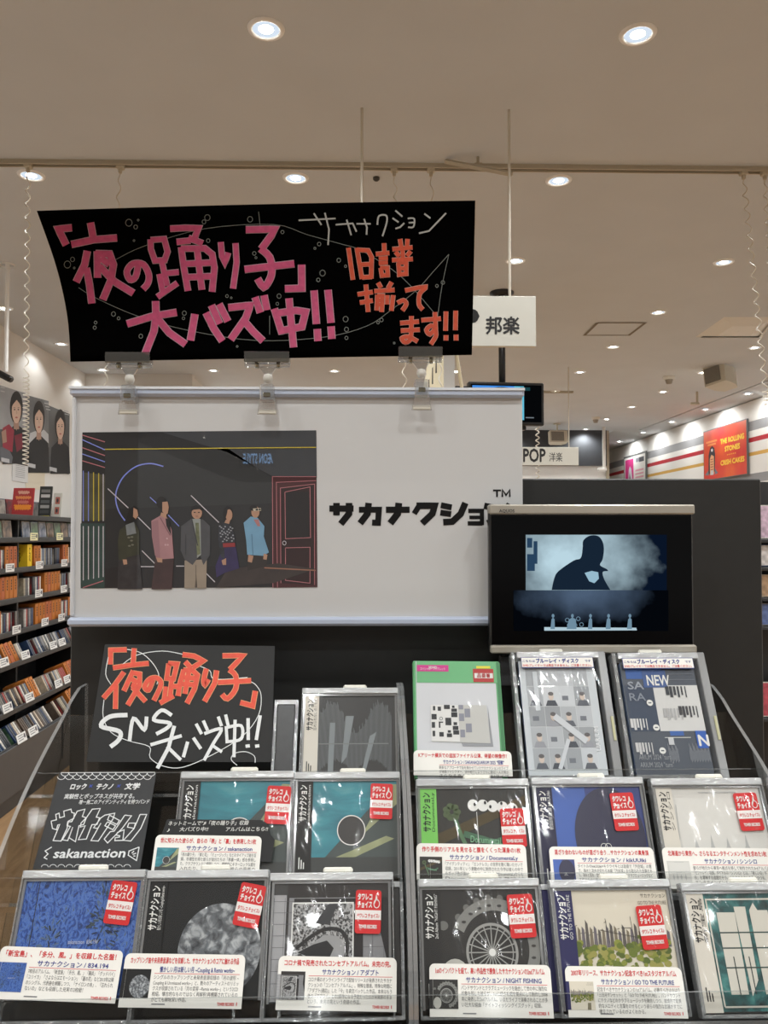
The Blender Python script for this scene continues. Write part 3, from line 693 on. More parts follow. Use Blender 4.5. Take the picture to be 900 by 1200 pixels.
for k in range(2): q.rect(W * (.07 + .04 * k), Hh * (.74 - .06 * k), W * (.34 - .03 * k), Hh * (.775 - .06 * k), .0016, ink(240, 150, 80))
q.poly([(W * .12, Hh * .12), (W * .13, Hh * .5), (W * .17, Hh * .64), (W * .22, Hh * .67), (W * .27, Hh * .62), (W * .29, Hh * .5), (W * .28, Hh * .16)], .0012, ink(42, 40, 50)); q.poly([(W * .03, Hh * .12), (W * .12, Hh * .2), (W * .13, Hh * .1)], .0014, ink(120, 130, 140)); q.poly([(W * .28, Hh * .1), (W * .28, Hh * .22), (W * .36, Hh * .12)], .0014, ink(110, 120, 134))
q.poly([(W * .16, Hh * .1), (W * .16, Hh * .42), (W * .2, Hh * .5), (W * .26, Hh * .46), (W * .26, Hh * .12)], .0016, ink(226, 170, 120)); q.poly([(W * .17, Hh * .1), (W * .25, Hh * .1), (W * .24, Hh * .19), (W * .18, Hh * .19)], .0018, LG)
for k in range(5): q.rect(W * .175, Hh * (.2 + .05 * k), W * .245, Hh * (.215 + .05 * k), .0019, ink(150, 60, 50))
q.ell(W * .215, Hh * .585, W * .022, Hh * .03, .0018, ink(232, 232, 232)); q.build('print', t)
t, Mo, W, Hh = sheet_thing('framed_poster', 'small white poster with a pink picture on the striped wall', 'poster', MRW, (733, 536, 759.5, 563), .03, mat('thin_frame', (0, 0, 0)), .02)
q = MB().rect(.03, .02, W - .03, Hh - .03, .0008, WHITE).rect(W * .08, Hh * .05, W * .46, Hh * .86, .0014, ink(206, 62, 132)).poly([(W * .2, Hh * .05), (W * .24, Hh * .5), (W * .3, Hh * .62), (W * .36, Hh * .5), (W * .42, Hh * .05)], .0018, ink(210, 206, 214)).poly([(W * .26, Hh * .1), (W * .28, Hh * .4), (W * .33, Hh * .1)], .002, ink(70, 70, 84))
for k in range(3): q.rect(W * .54, Hh * (.38 - .12 * k), W * .9, Hh * (.44 - .12 * k), .0014, ink(222, 160, 174))
q.rect(W * .56, Hh * .7, W * .72, Hh * .84, .0014, ink(150, 150, 160)); q.rect(W * .72, Hh * .68, W * .92, Hh * .84, .0016, ink(66, 66, 74)); q.build('print', t)

# ------------------------------------------------------------------ far fixture & right-hand shelf behind the dark panel
t = thing('wall_counter', 'pale far counter under the dark wall, beyond the hanging sign', 'counter', T_((1.9, 10.9, 0)))
MB().box((0, 0, .9), (3.0, .5, 1.8), WHITE, .01).build('body', t); MB().box((0, -.01, 1.82), (3.04, .54, .05), mat('counter_grey', (172, 172, 170), .5), .008).build('worktop', t)
Ys = 4.35; xs0 = P(893, 600, Ys).x - .02
t = thing('music_shelving', 'dark shelf of face-out discs glimpsed past the right edge of the panel', 'shelf', T_((xs0 + .33, Ys + .12, 0)))
MB().box((0, .11, .93), (.70, .02, 1.86), SHELFD).build('back_panel', t)
lv = [(632, 1), (665, 2), (701, 3), (735, 4), (843, 5)]
for py, k in lv:
    zz = P(897, py, Ys).z; MB().box((0, 0, zz - .01), (.70, .20, .02), SHELFD, .003).build('shelf_board', t)
for sx in (-.345, .345): MB().box((sx, .01, .93), (.012, .2, 1.86), SHELFD).build('side_panel', t)
for j, (py, k) in enumerate(lv):
    zz = P(897, py, Ys).z
    for i in range(4):
        M = frame(xs0 + .014 + .158 * i, Ys + .045, zz + .0035, .12); o = thing('compact_disc', '%s face-out disc from the left on the %s shelf past the panel edge' % (ORD[i], ORD[j]), 'compact disc', M, 'discs on the right-hand shelf')
        hh = .125 if k not in (1, 5) else .19
        MB().box((.071, hh / 2, -.005), (.142, hh, .01), CASEM[(i * 5 + j * 3 + 5) % 12], .0015).build('case', o); MB().rect(.012, .006, .136, hh - .006, .0006, mat('disc_cover_%d' % ((i + 2 * j) % 5), ((196, 172, 190), (90, 110, 160), (210, 206, 204), (176, 70, 84), (170, 140, 110))[(i + 2 * j) % 5], .3, coat=.4, noise=.4, scale=30)).build('cover', o)

# ------------------------------------------------------------------ dark display gondola
YP = 1.31
xa, xb = P(82, 800, YP).x, P(895, 800, YP).x; zt = P(700, 561, YP).z
t = thing('display_gondola', 'charcoal display gondola with tall back panel behind the discs', 'display stand', T_(((xa + xb) / 2, YP, 0)))
Wg = xb - xa
MB().box((0, .02, zt / 2), (Wg, .04, zt), DARKG, .002).build('back_panel', t)
MB().box((0, -.27, .972), (Wg + .02, .54, .024), mat('counter_laminate', (36, 36, 37), .6, noise=.1, spec=.25), .003).build('countertop', t)
MB().box((0, -.255, .51), (Wg, .51, .90), DARKG, .004).build('cabinet', t); MB().box((0, -.245, .03), (Wg - .04, .47, .06), BLACK).build('plinth', t)

# ------------------------------------------------------------------ white sign board
YW = 1.262
Ma = frame(P(82, 733, YW).x, YW, P(82, 733, YW).z); c1 = loc(Ma, 612, 459); WB, HB = c1[0], c1[1] + .003
t = thing('sign_board', 'large white framed sign board with band photo and black lettering', 'sign board', Ma)
BRD = mat('white_board_sheet', (206, 206, 206), .35, coat=.8, noise=.012, scale=2)
MB().box((WB / 2, HB / 2, -.006), (WB, HB, .012), BRD, .001).build('board', t)
RAILB = mat('frame_blue_white', (186, 196, 216), .3, coat=.4)
MB().box((WB / 2, HB - .006, 0), (WB + .004, .016, .02), RAILB, .004).box((WB / 2, HB - .001, .003), (WB + .004, .004, .018), mat('frame_rim', (226, 230, 236), .25)).build('top_rail', t)
MB().box((WB / 2, .006, 0), (WB + .004, .014, .02), RAILB, .004).build('bottom_rail', t)
MB().box((.004, HB / 2, -.001), (.006, HB - .03, .014), mat('frame_side', (214, 216, 220), .3), .002).build('side_rail', t)
for xx in (WB * .2, WB * .8): MB().box((xx, HB * .5, -.026), (.04, .10, .03), BLACK).build('mount', t)
d = Draw(px_fn(Ma)); d.at((80, 450), 3.0)
def pr(n, c, **k): return mat('print_' + n, c, .4, coat=.8, **k)
d.poly([(50, 170), (872, 163), (876, 714), (44, 718)], .0005, pr('night', (34, 34, 36), noise=.15, scale=8))
d.poly([(330, 170), (872, 163), (874, 330), (720, 325), (560, 240)], .0007, pr('ceil', (60, 62, 66), noise=.1, scale=6)); d.poly([(130, 230), (560, 226), (716, 330), (716, 420), (130, 440)], .0007, pr('backwall', (44, 45, 46), noise=.12, scale=9))
d.poly([(44, 490), (130, 490), (128, 718), (44, 718)], .0008, pr('teal', (46, 66, 62), noise=.3, scale=30)); d.poly([(50, 310), (130, 320), (130, 480), (48, 480)], .0008, pr('amber', (74, 72, 54), noise=.35, scale=30))
d.poly([(44, 660), (200, 640), (700, 640), (872, 620), (876, 714), (44, 718)], .0007, pr('floor', (30, 26, 28), noise=.2, scale=12))
d.poly([(716, 325), (872, 325), (876, 714), (722, 716)], .0009, pr('maroon', (66, 24, 28), noise=.15, scale=10)); d.poly([(750, 365), (866, 350), (866, 706), (748, 700)], .0011, pr('door', (40, 14, 16))); d.poly([(764, 380), (850, 378), (848, 540), (764, 540)], .0013, pr('doorpane', (24, 16, 18)))
NW = pr('neon_white', (196, 190, 196)); NB = pr('neon_blue', (128, 140, 220)); NP = pr('neon_pink', (176, 110, 116)); NY = pr('neon_yellow', (196, 178, 60)); WH = pr('white', (222, 222, 220))
d.line([(335, 290), (290, 280), (240, 290), (196, 325), (172, 370), (168, 410), (180, 450), (200, 480)], 1.5, .0013, NB, True)
for a, c, m_ in (((140, 368), (212, 436), NW), ((246, 468), (290, 512), NW), ((432, 392), (530, 487), NW), ((288, 398), (312, 420), NB), ((352, 460), (390, 500), NB), ((260, 586), (306, 632), NW), ((256, 642), (306, 642), NW), ((380, 640), (408, 640), NW), ((484, 664), (516, 696), NW), ((122, 230), (872, 223), NY), ((50, 196), (130, 232), NB), ((50, 224), (130, 252), NP), ((50, 246), (130, 274), NB), ((50, 270), (130, 294), NP), ((50, 180), (130, 204), NP), ((52, 716), (124, 692), NP)): d.line([a, c], 1.1, .0014, m_)
for i, x in enumerate((54, 72, 90, 108, 124)):
    d.line([(x, 305 + i * 3), (x, 482)], 1.0, .0014, NB if i < 2 else (NY if i < 4 else NW)); d.line([(x, 500), (x, 690 - i * 3)], 1.0, .0014, NW)
for L_ in ([(720, 716), (718, 326), (872, 326)], [(736, 716), (732, 346), (872, 340)], [(748, 700), (746, 366), (866, 352), (866, 706)], [(762, 380), (850, 362), (852, 540), (764, 544), (762, 380)], [(764, 576), (850, 574), (850, 700), (764, 690), (764, 576)]): d.line(L_, .8, .0015, NP)
d.ring(760, 559, 6, 7, .7, .0016, NW)
# five generic figures
FS = pr('skin', (176, 136, 112)); FH = pr('hair', (20, 17, 17))
def fig(ox, s, P_, hx, hy, hw, hh, hair, body): pass
d.at((110, 570), 8.18)
OL = pr('olive', (54, 54, 40), noise=.2, scale=60); PT = pr('plaid', (50, 46, 48), noise=.3, scale=80); GRY = pr('greyjk', (72, 72, 76), noise=.1, scale=60); PK = pr('pinkjk', (166, 122, 126), noise=.06, scale=60)
d.poly([(240, 640), (440, 640), (470, 985), (230, 985)], .0020, PT); d.poly([(250, 420), (310, 370), (400, 350), (440, 430), (440, 650), (320, 680), (310, 720), (240, 700), (235, 520)], .0022, OL); d.poly([(310, 370), (390, 340), (410, 450), (320, 470)], .0024, pr('scarf', (118, 122, 124), noise=.2, scale=90)); d.poly([(320, 300), (340, 220), (390, 185), (425, 210), (400, 300), (345, 360), (300, 350)], .0023, FH); d.poly([(385, 205), (420, 225), (430, 280), (405, 315), (380, 290)], .0026, FS); d.poly([(280, 700), (320, 700), (325, 745), (290, 750)], .0024, FS)
for x, y in ((340, 490), (370, 485), (345, 570), (375, 560), (365, 520)): d.ell(x, y, 14, 8, .0026, pr('badge', (112, 112, 98)))
d.poly([(590, 690), (770, 700), (750, 985), (555, 985)], .0020, pr('brown', (62, 40, 40), noise=.2, scale=40)); d.poly([(555, 330), (640, 280), (700, 290), (750, 420), (770, 690), (620, 700), (590, 660), (560, 480)], .0022, PK); d.poly([(560, 340), (620, 320), (640, 690), (600, 690), (565, 500)], .0023, pr('pinkslv', (150, 108, 114))); d.poly([(690, 300), (730, 330), (745, 470), (700, 380)], .0024, FH); d.line([(640, 300), (735, 470)], 1, .0025, pr('lapel', (124, 84, 90)))
d.ell(650, 155, 48, 58, .0023, FH); d.poly([(660, 150), (710, 145), (722, 200), (712, 260), (690, 275), (660, 240)], .0026, FS); d.poly([(650, 250), (700, 262), (695, 310), (640, 280)], .0025, FS); d.poly([(600, 680), (660, 690), (660, 730), (615, 725)], .0025, FS)
for x, y in ((705, 500), (690, 560), (712, 560)): d.ell(x, y, 9, 9, .0026, pr('btn', (196, 160, 160)))
d.at((210, 570), 7.5); KH = pr('khaki', (150, 136, 120), noise=.05, scale=40)
d.poly([(50, 650), (245, 640), (240, 895), (160, 895), (152, 760), (140, 895), (48, 895)], .0020, KH); d.line([(150, 690), (150, 895)], .8, .0021, pr('crease', (110, 98, 86)))
d.poly([(20, 350), (110, 285), (210, 290), (275, 350), (275, 600), (215, 690), (185, 600), (120, 690), (50, 640), (15, 560)], .0022, GRY); d.poly([(118, 285), (190, 285), (195, 600), (160, 630), (155, 480)], .0024, pr('shirt', (142, 146, 142))); d.poly([(145, 320), (175, 320), (190, 590), (160, 605), (150, 450)], .0026, pr('tie', (104, 108, 80), noise=.3, scale=120)); d.line([(115, 290), (165, 520)], 1.2, .0027, pr('lapel_grey', (54, 54, 58))); d.line([(60, 420), (60, 600)], .8, .0027, pr('lapel_grey', (0, 0, 0)))
d.ell(158, 235, 46, 52, .0024, FS); d.poly([(108, 220), (110, 180), (150, 165), (200, 180), (205, 215), (180, 200), (130, 205)], .0027, FH); d.poly([(140, 270), (180, 270), (178, 300), (142, 300)], .0023, FS)
for x in (140, 176): d.ell(x, 228, 9, 4, .0028, FH)
d.line([(146, 262), (170, 262)], .6, .0028, pr('lip', (136, 84, 80)))
d.poly([(385, 540), (500, 530), (530, 720), (400, 760), (330, 800), (320, 700)], .0020, pr('purple', (46, 36, 80), noise=.2, scale=50)); d.poly([(350, 340), (400, 310), (460, 330), (495, 470), (490, 510), (400, 510), (400, 640), (370, 620), (345, 480)], .0022, pr('floral', (40, 42, 50), noise=.5, scale=160)); d.poly([(385, 500), (492, 495), (495, 530), (390, 535)], .0024, pr('redbelt', (140, 44, 48)))
for k in range(26): d.ell(360 + (k * 37) % 125, 350 + (k * 53) % 140, 8, 6, .0025, pr('petal', (150, 152, 158)))
d.ell(430, 240, 42, 66, .0023, FH); d.ell(440, 252, 30, 50, .0026, FS); d.poly([(400, 200), (430, 190), (425, 230), (408, 290), (395, 300)], .0027, FH); d.poly([(375, 650), (415, 630), (415, 690), (385, 690)], .0025, FS); d.poly([(415, 290), (450, 300), (440, 330), (400, 320)], .0025, FS)
d.poly([(610, 590), (780, 590), (770, 700), (600, 740)], .0020, pr('trouser', (46, 38, 36))); d.poly([(568, 320), (630, 265), (690, 275), (750, 350), (745, 440), (790, 580), (740, 610), (600, 600), (590, 470)], .0022, pr('bluejk', (112, 156, 186), noise=.05, scale=50)); d.line([(640, 420), (650, 600)], .9, .0024, pr('blue_seam', (84, 122, 150))); d.poly([(655, 290), (700, 290), (715, 350), (690, 350)], .0024, pr('pinkshirt', (170, 116, 116)))
d.ell(672, 225, 36, 52, .0024, FS); d.ell(655, 190, 34, 26, .0026, FH); d.poly([(650, 195), (720, 190), (722, 215), (655, 218)], .0028, pr('goggles', (188, 178, 160))); d.ell(685, 205, 12, 8, .0029, FH); d.ell(710, 203, 9, 8, .0029, FH); d.poly([(610, 600), (655, 610), (640, 670), (605, 660)], .0025, FS); d.poly([(745, 590), (778, 600), (770, 645), (740, 640)], .0025, FS)
d.at((80, 450), 3.0); d.poly([(560, 650), (740, 630), (870, 650), (720, 700), (520, 716)], .0018, pr('table', (58, 48, 46), noise=.2, scale=30)); d.line([(690, 646), (870, 655)], 1.4, .0019, pr('tablerim', (150, 104, 84)))
d.mb.build('band_photo', t)
# bold lettering drawn as heavy straight strokes
d = Draw(px_fn(Ma), (360, 400), 3.0); LB = mat('lettering_black', (18, 17, 18), .5, spec=.2)
for p, w in (([(78, 588), (163, 588)], 19), ([(103, 568), (103, 612)], 20), ([(147, 568), (147, 606), (118, 642)], 20),
             ([(182, 592), (252, 592), (249, 638), (228, 637)], 18), ([(216, 568), (212, 606), (186, 640)], 20),
             ([(277, 592), (360, 592)], 19), ([(322, 568), (318, 606), (292, 640)], 21),
             ([(376, 606), (396, 574)], 17), ([(384, 578), (448, 578), (440, 606), (404, 640)], 20),
             ([(470, 576), (508, 584)], 18), ([(468, 602), (506, 608)], 18), ([(478, 636), (510, 634), (540, 606), (556, 568)], 20),
             ([(566, 596), (614, 596), (614, 646)], 13), ([(570, 619), (614, 619)], 11), ([(564, 640), (616, 640)], 13),
             ([(622, 578), (662, 586)], 19), ([(634, 640), (690, 612), (712, 572)], 20)):
    d.line(p, w / 3.0 * 1.16, .0006, LB)
d.line([(653, 524), (681, 524)], 2, .0006, LB); d.line([(667, 524), (667, 547)], 2, .0006, LB); d.line([(686, 547), (686, 522), (699, 541), (712, 522), (712, 547)], 2, .0006, LB)
d.mb.build('lettering', t)

# ------------------------------------------------------------------ black hand-lettered banner and its clips
LE = smooth([(43, 247), (62, 300), (73, 340), (80, 380), (82.5, 424)], 6); RE = [(557, 235), (553, 416)]
TB = lambda u: 247 + (235 - 247) * u - 1.5 * math.sin(math.pi * u); BB = lambda u: 424 + (416 - 424) * u
def lx(y):
    for a, c in zip(LE, LE[1:]):
        if y <= c[1]: return a[0] + (c[0] - a[0]) * max(0, (y - a[1]) / max(1e-6, c[1] - a[1]))
    return LE[-1][0]
def banner(px, py, z):
    u = (px - 60) / 495.0
    for _ in range(3):
        v = (BB(u) - py) / (BB(u) - TB(u)); x0 = lx(424 - 177 * min(1, max(0, v))); x1 = 553 + 4 * v; u = min(1.02, max(-.02, (px - x0) / (x1 - x0)))
    v = min(1.02, max(0, v))
    Y = 1.245 - .125 * v * v * max(0, 1 - max(0, u)) ** 1.6 - .030 * v * v * max(0, u)
    return P(px, py, Y - z)
t = thing('paper_banner', 'black paper banner with pink and orange hand lettering held above the board', 'banner', T_((0, 0, 0)))
NU, NV = 30, 16; vs = []; fs = []
for s_ in (0, -.0012):
    for j in range(NV + 1):
        for i in range(NU + 1):
            u, v = i / NU, j / NV; y = BB(u) + (TB(u) - BB(u)) * v; x0 = lx(424 - 177 * v); x1 = 553 + 4 * v; vs.append(banner(x0 + (x1 - x0) * u, y, s_))
n1 = (NU + 1) * (NV + 1)
for j in range(NV):
    for i in range(NU):
        a = j * (NU + 1) + i; fs += [(a, a + 1, a + NU + 2, a + NU + 1), (n1 + a + NU + 1, n1 + a + NU + 2, n1 + a + 1, n1 + a)]
for i in range(NU):
    a = NV * (NU + 1) + i; fs += [(i + 1, i, n1 + i, n1 + i + 1), (a, a + 1, n1 + a + 1, n1 + a)]
for j in range(NV):
    a = j * (NU + 1); fs += [(a, a + NU + 1, n1 + a + NU + 1, n1 + a), (a + NU, n1 + a + NU, n1 + a + 2 * NU + 1, a + 2 * NU + 1)]
base = Vector(banner(300, 420, 0)); t.location = base
bf = lambda px, py, z: Vector(banner(px, py, z + .0003)) - base
MB().add([Vector(v) - base for v in vs], fs, mat('black_poster_paper', (4, 4, 4), .9, spec=.0)).build('sheet', t, sm=True)
PINK = mat('pink_marker', (192, 76, 118), .6, noise=.12, scale=140); PE = mat('marker_edge_grey', (178, 150, 160), .6); ORM = mat('orange_marker', (196, 74, 44), .6, noise=.12, scale=140); OE = mat('marker_edge_pale', (196, 150, 136), .6); CH = mat('chalk_grey', (168, 168, 164), .7); CHT = mat('chalk_thin', (112, 116, 112), .7)
d = Draw(bf, (50, 250), 5)
d.marker([[(172, 84), (92, 92), (138, 186)], [(280, 54), (296, 140)], [(168, 182), (300, 154), (436, 144)], [(262, 220), (246, 300), (196, 402)], [(256, 320), (275, 420), (288, 528)], [(320, 222), (322, 378)], [(310, 236), (392, 238), (414, 300), (400, 392), (352, 506)], [(334, 310), (420, 400), (532, 468)], [(340, 262), (392, 300)]], 7.5, PINK, PE, ew=.75)
d.marker([smooth([(560, 300), (545, 370), (512, 388), (494, 340), (530, 295), (590, 300), (622, 360), (616, 410), (588, 444)], 4)], 6.6, PINK, PE, ew=.75)
d.marker([[(632, 156), (712, 150), (732, 225), (715, 275), (658, 278), (634, 210), (632, 152)], [(698, 280), (730, 425)], [(716, 352), (798, 344)], [(684, 355), (706, 470)], [(672, 490), (790, 408)]], 6.0, PINK, PE, ew=.75)
d.at((160, 250), 7.5); d.marker([[(295, 135), (420, 128), (545, 130), (520, 190), (505, 250)], [(352, 252), (475, 240)], [(455, 215), (582, 265)], [(392, 296), (412, 450), (452, 682)], [(390, 310), (600, 308), (665, 360), (685, 480), (664, 690)], [(530, 300), (575, 672)], [(410, 445), (690, 432)], [(430, 562), (690, 552)]], 6.6, PINK, PE, ew=.75)
d.marker([[(740, 252), (752, 380), (776, 446), (806, 345)], [(870, 262), (880, 430), (848, 662)]], 6.0, PINK, PE, ew=.75)
d.at((240, 250), 5.625); d.marker([[(270, 108), (462, 104), (436, 150), (372, 236)], smooth([(366, 232), (428, 290), (442, 380), (426, 440), (388, 486), (348, 430)], 3), [(262, 370), (590, 332)], [(638, 338), (640, 494), (528, 498)]], 7.6, PINK, PE, ew=.75)
d.marker([[(8, 655), (60, 760), (116, 842)], [(44, 606), (98, 728)], [(94, 598), (152, 712)], [(155, 622), (300, 606), (270, 690), (170, 832)], [(262, 712), (320, 780), (384, 842)], [(332, 552), (366, 655)], [(390, 540), (410, 638)], [(458, 628), (504, 774), (640, 748), (664, 650), (600, 640), (462, 662)], [(555, 560), (585, 884)], [(720, 508), (736, 730)], [(741, 762), (746, 842)], [(812, 504), (832, 722)], [(832, 745), (838, 828)]], 7.5, PINK, PE, ew=.75)
d.at((50, 250), 5); d.marker([[(662, 514), (664, 600), (652, 690), (600, 822)], [(494, 648), (640, 604), (786, 580)], [(676, 620), (742, 700), (838, 768)], [(892, 590), (866, 745)]], 7.6, PINK, PE, ew=.75)
d.at((395, 280), 5.625)
d.marker([[(75, 58), (105, 270)], [(130, 58), (165, 264)], [(130, 72), (205, 76), (228, 120), (225, 262)], [(150, 170), (225, 166)], [(165, 254), (230, 250)], [(310, 28), (312, 92)], [(255, 100), (345, 92)], [(275, 130), (335, 125)], [(275, 160), (335, 155)], [(288, 190), (296, 242), (334, 238), (332, 190), (284, 190)], [(415, 0), (425, 62)], [(465, 0), (460, 62)], [(364, 68), (498, 56)], [(385, 84), (412, 116)], [(486, 80), (460, 112)], [(430, 60), (435, 134)], [(362, 140), (500, 132)], [(405, 155), (411, 235), (455, 230), (455, 155), (400, 155)], [(410, 195), (455, 193)],
          [(190, 300), (205, 482)], [(135, 366), (236, 350)], [(150, 420), (236, 406)], [(270, 288), (290, 322)], [(360, 284), (336, 326)], [(245, 345), (380, 336)], [(266, 368), (262, 472)], [(265, 375), (300, 375), (294, 482)], [(265, 405), (296, 403)], [(265, 435), (296, 433)], [(330, 370), (330, 432)], [(370, 370), (358, 474)],
          smooth([(398, 422), (438, 405), (456, 430), (430, 472)], 3), smooth([(448, 340), (582, 316), (545, 360), (540, 430), (566, 466)], 3), [(415, 555), (540, 545)], [(420, 605), (546, 598)], smooth([(490, 508), (486, 650), (450, 682), (428, 655), (470, 645), (532, 676)], 3), [(555, 536), (685, 525)], smooth([(645, 482), (650, 600), (650, 642), (618, 694)], 3), smooth([(648, 590), (612, 628), (590, 600), (620, 572), (648, 590)], 3), [(718, 478), (715, 606)], [(718, 634), (718, 670)], [(782, 473), (780, 602)], [(784, 630), (785, 670)]], 4.6, ORM, OE, ew=.55)
d.at((340, 240), 4.5)
for a in ([(45, 82), (240, 72)], [(125, 45), (165, 106)], [(183, 42), (205, 130), (200, 212)], [(240, 105), (330, 98), (350, 142)], [(298, 78), (322, 160)], [(350, 100), (425, 100)], [(390, 74), (405, 120), (403, 158)], [(460, 106), (468, 60), (505, 56), (510, 90), (487, 166)], [(555, 30), (592, 62)], [(540, 70), (572, 92)], [(555, 126), (580, 118), (602, 96)], [(620, 72), (654, 74), (650, 116), (622, 118)], [(625, 95), (655, 93)], [(708, 47), (740, 71)], [(680, 150), (732, 138), (822, 44)]): d.line(a, 1.9, .0009, CH, len(a) > 3)
for a in ([(136, 304), (170, 288), (240, 268), (320, 263), (360, 275), (400, 286), (424, 294), (470, 324), (510, 368)], [(92, 337), (112, 349), (160, 370), (220, 387), (300, 399), (380, 395), (430, 382), (460, 362), (488, 340), (508, 318), (526, 298)], [(526, 298), (518, 335), (513, 370)], [(303, 248), (305, 266)], [(316, 370), (316, 392)]): d.line(smooth(a, 4), .7, .0002, CHT, raw=True)
for i, (x, y, r) in enumerate(((151, 261, 3.8), (159, 266, 2.2), (162, 258, 1), (157, 282, 1), (79, 310, 3.8), (85, 304, 2.4), (87, 314, 1), (133, 368, 2.4), (139, 373, 1.6), (112, 378, 1.6), (111, 384, 1.8), (165, 394, 2.2), (216, 367, 2.4), (215, 373, 1.5), (243, 255, 3.2), (239, 260, 2.2), (244, 282, 2), (293, 257, 3), (298, 297, 2), (300, 302, 1.2), (331, 272, 1.8), (266, 347, 1.6), (271, 349, 1), (327, 347, 2.4), (325, 356, 1.6), (374, 286, 2), (369, 291, 1.2), (397, 305, 2.2), (378, 320, 3.2), (373, 328, 2), (405, 374, 3), (406, 386, 2.4), (406, 396, 1.8), (447, 375, 2), (443, 378, 1.5), (519, 331, 2), (512, 335, 1.6), (462, 402, 1), (278, 406, 1), (405, 312, 1.4))):
    q = [(x + r * math.cos(a * math.pi / 6), y + r * 1.1 * math.sin(a * math.pi / 6)) for a in range(13)]; d.mb.line(q, .75, .0003, CHT, d.fn)
d.mb.build('hand_lettering', t)
CLIPM = clear_mat('clip_plastic', (.9, .91, .92), .10, .6, .06, haze=.10); METAL = mat('clip_hinge', (150, 146, 130), .25, metal=.9, noise=.1)
def clip(x0, x1, cx, yt, ye, label):
    b0 = P(cx, ye, YW - .02); t = thing('sign_clip', label, 'clip', T_(b0), 'clear clips between board and banner'); s_ = YW / F
    zt_ = (ye - yt) * s_ * .985; wl, wr = (x0 - cx) * s_, (x1 - cx) * s_; yj = .000
    # upper jaw gripping the banner edge
    MB().box(((wl + wr) / 2, -.008, zt_ - .008), (wr - wl, .004, .017), clear_mat('clip_jaw', (.55, .55, .5), .10, .5, .06, haze=.05), .001).box(((wl + wr) / 2, .012, zt_ - .008), (wr - wl, .004, .017), CLIPM, .001).build('upper_jaw', t)
    MB().tube([(wl, .002, zt_ - .019), (wr, .002, zt_ - .019)], .004, CLIPM, 10).tube([(wl * .55, .002, zt_ - .019), (wl * .40, .002, zt_ - .019)], .0055, METAL, 10).tube([(wr * .40, .002, zt_ - .019), (wr * .55, .002, zt_ - .019)], .0055, METAL, 10).build('hinge', t, sm=True)
    MB().add([(wl * .42, .002, zt_ - .021), (wr * .42, .002, zt_ - .021), (.005, .002, zt_ - .034), (-.005, .002, zt_ - .034), (wl * .42, .006, zt_ - .021), (wr * .42, .006, zt_ - .021), (.005, .006, zt_ - .034), (-.005, .006, zt_ - .034)], [(0, 1, 2, 3), (7, 6, 5, 4), (0, 3, 7, 4), (1, 5, 6, 2), (2, 6, 7, 3), (0, 4, 5, 1)], CLIPM).build('neck', t)
    MB().lathe([(.0001, .008), (.006, .006), (.008, 0), (.006, -.006), (.0001, -.008)], mat('clip_ball', (206, 204, 196), .3), 14, (0, .003, zt_ - .040)).build('ball_joint', t, sm=True)
    hb = zt_ - .052
    MB().box((0, -.006, hb - .012), (.022, .008, .026), CLIPM, .002).box((0, .012, hb - .012), (.022, .006, .026), CLIPM, .002).build('grip', t); MB().box((0, -.011, hb - .016), (.011, .003, .007), METAL, .001).build('spring', t)
    MB().add([(-.011, -.012, hb - .024), (.011, -.012, hb - .024), (.016, -.003, 0), (-.016, -.003, 0), (-.011, -.008, hb - .024), (.011, -.008, hb - .024), (.016, .001, 0), (-.016, .001, 0)], [(0, 1, 2, 3), (7, 6, 5, 4), (0, 3, 7, 4), (1, 5, 6, 2), (2, 6, 7, 3), (0, 4, 5, 1)], CLIPM).box((0, -.003, .004), (.028, .004, .007), mat('clip_pad', (206, 202, 190), .4), .001).build('lower_jaw', t)
clip(125, 176, 151, 414, 486, 'leftmost clear plastic clip holding the black banner on the board')
clip(287, 339, 313.5, 413, 486, 'middle clear plastic clip holding the black banner on the board')
clip(467, 518, 494, 407, 481, 'rightmost clear plastic clip holding the black banner on the board')

# ------------------------------------------------------------------ small television beside the board
YT = 1.222; Mt = frame(P(574, 765, YT).x, YT, P(574, 765, YT).z); c1 = loc(Mt, 812, 591.5); WT, HT = c1
t = thing('small_television', 'small silver-topped television showing a dark blue concert film', 'television', Mt)
MB().box((WT / 2, HT / 2, -.010), (WT, HT, .020), BLACK, .003).build('casing', t)
MB().box((WT / 2, HT - .0075, -.006), (WT + .001, .015, .026), mat('champagne_strip', (176, 170, 158), .35, metal=.3, noise=.05), .002).build('top_strip', t)
a = loc(Mt, 584, 600.5); c = loc(Mt, 602, 600.5); MB().text('AQUOS', a[0], a[1], .0066, .0074, ink(40, 40, 42), w=c[0] - a[0], bold=.02).build('maker_lettering', t)
a = loc(Mt, 577, 604.5)[1]; MB().rect(.003, .012, WT - .003, a, .0006, mat('screen_glass', (4, 4, 5), .15, spec=.12)).build('bezel', t)
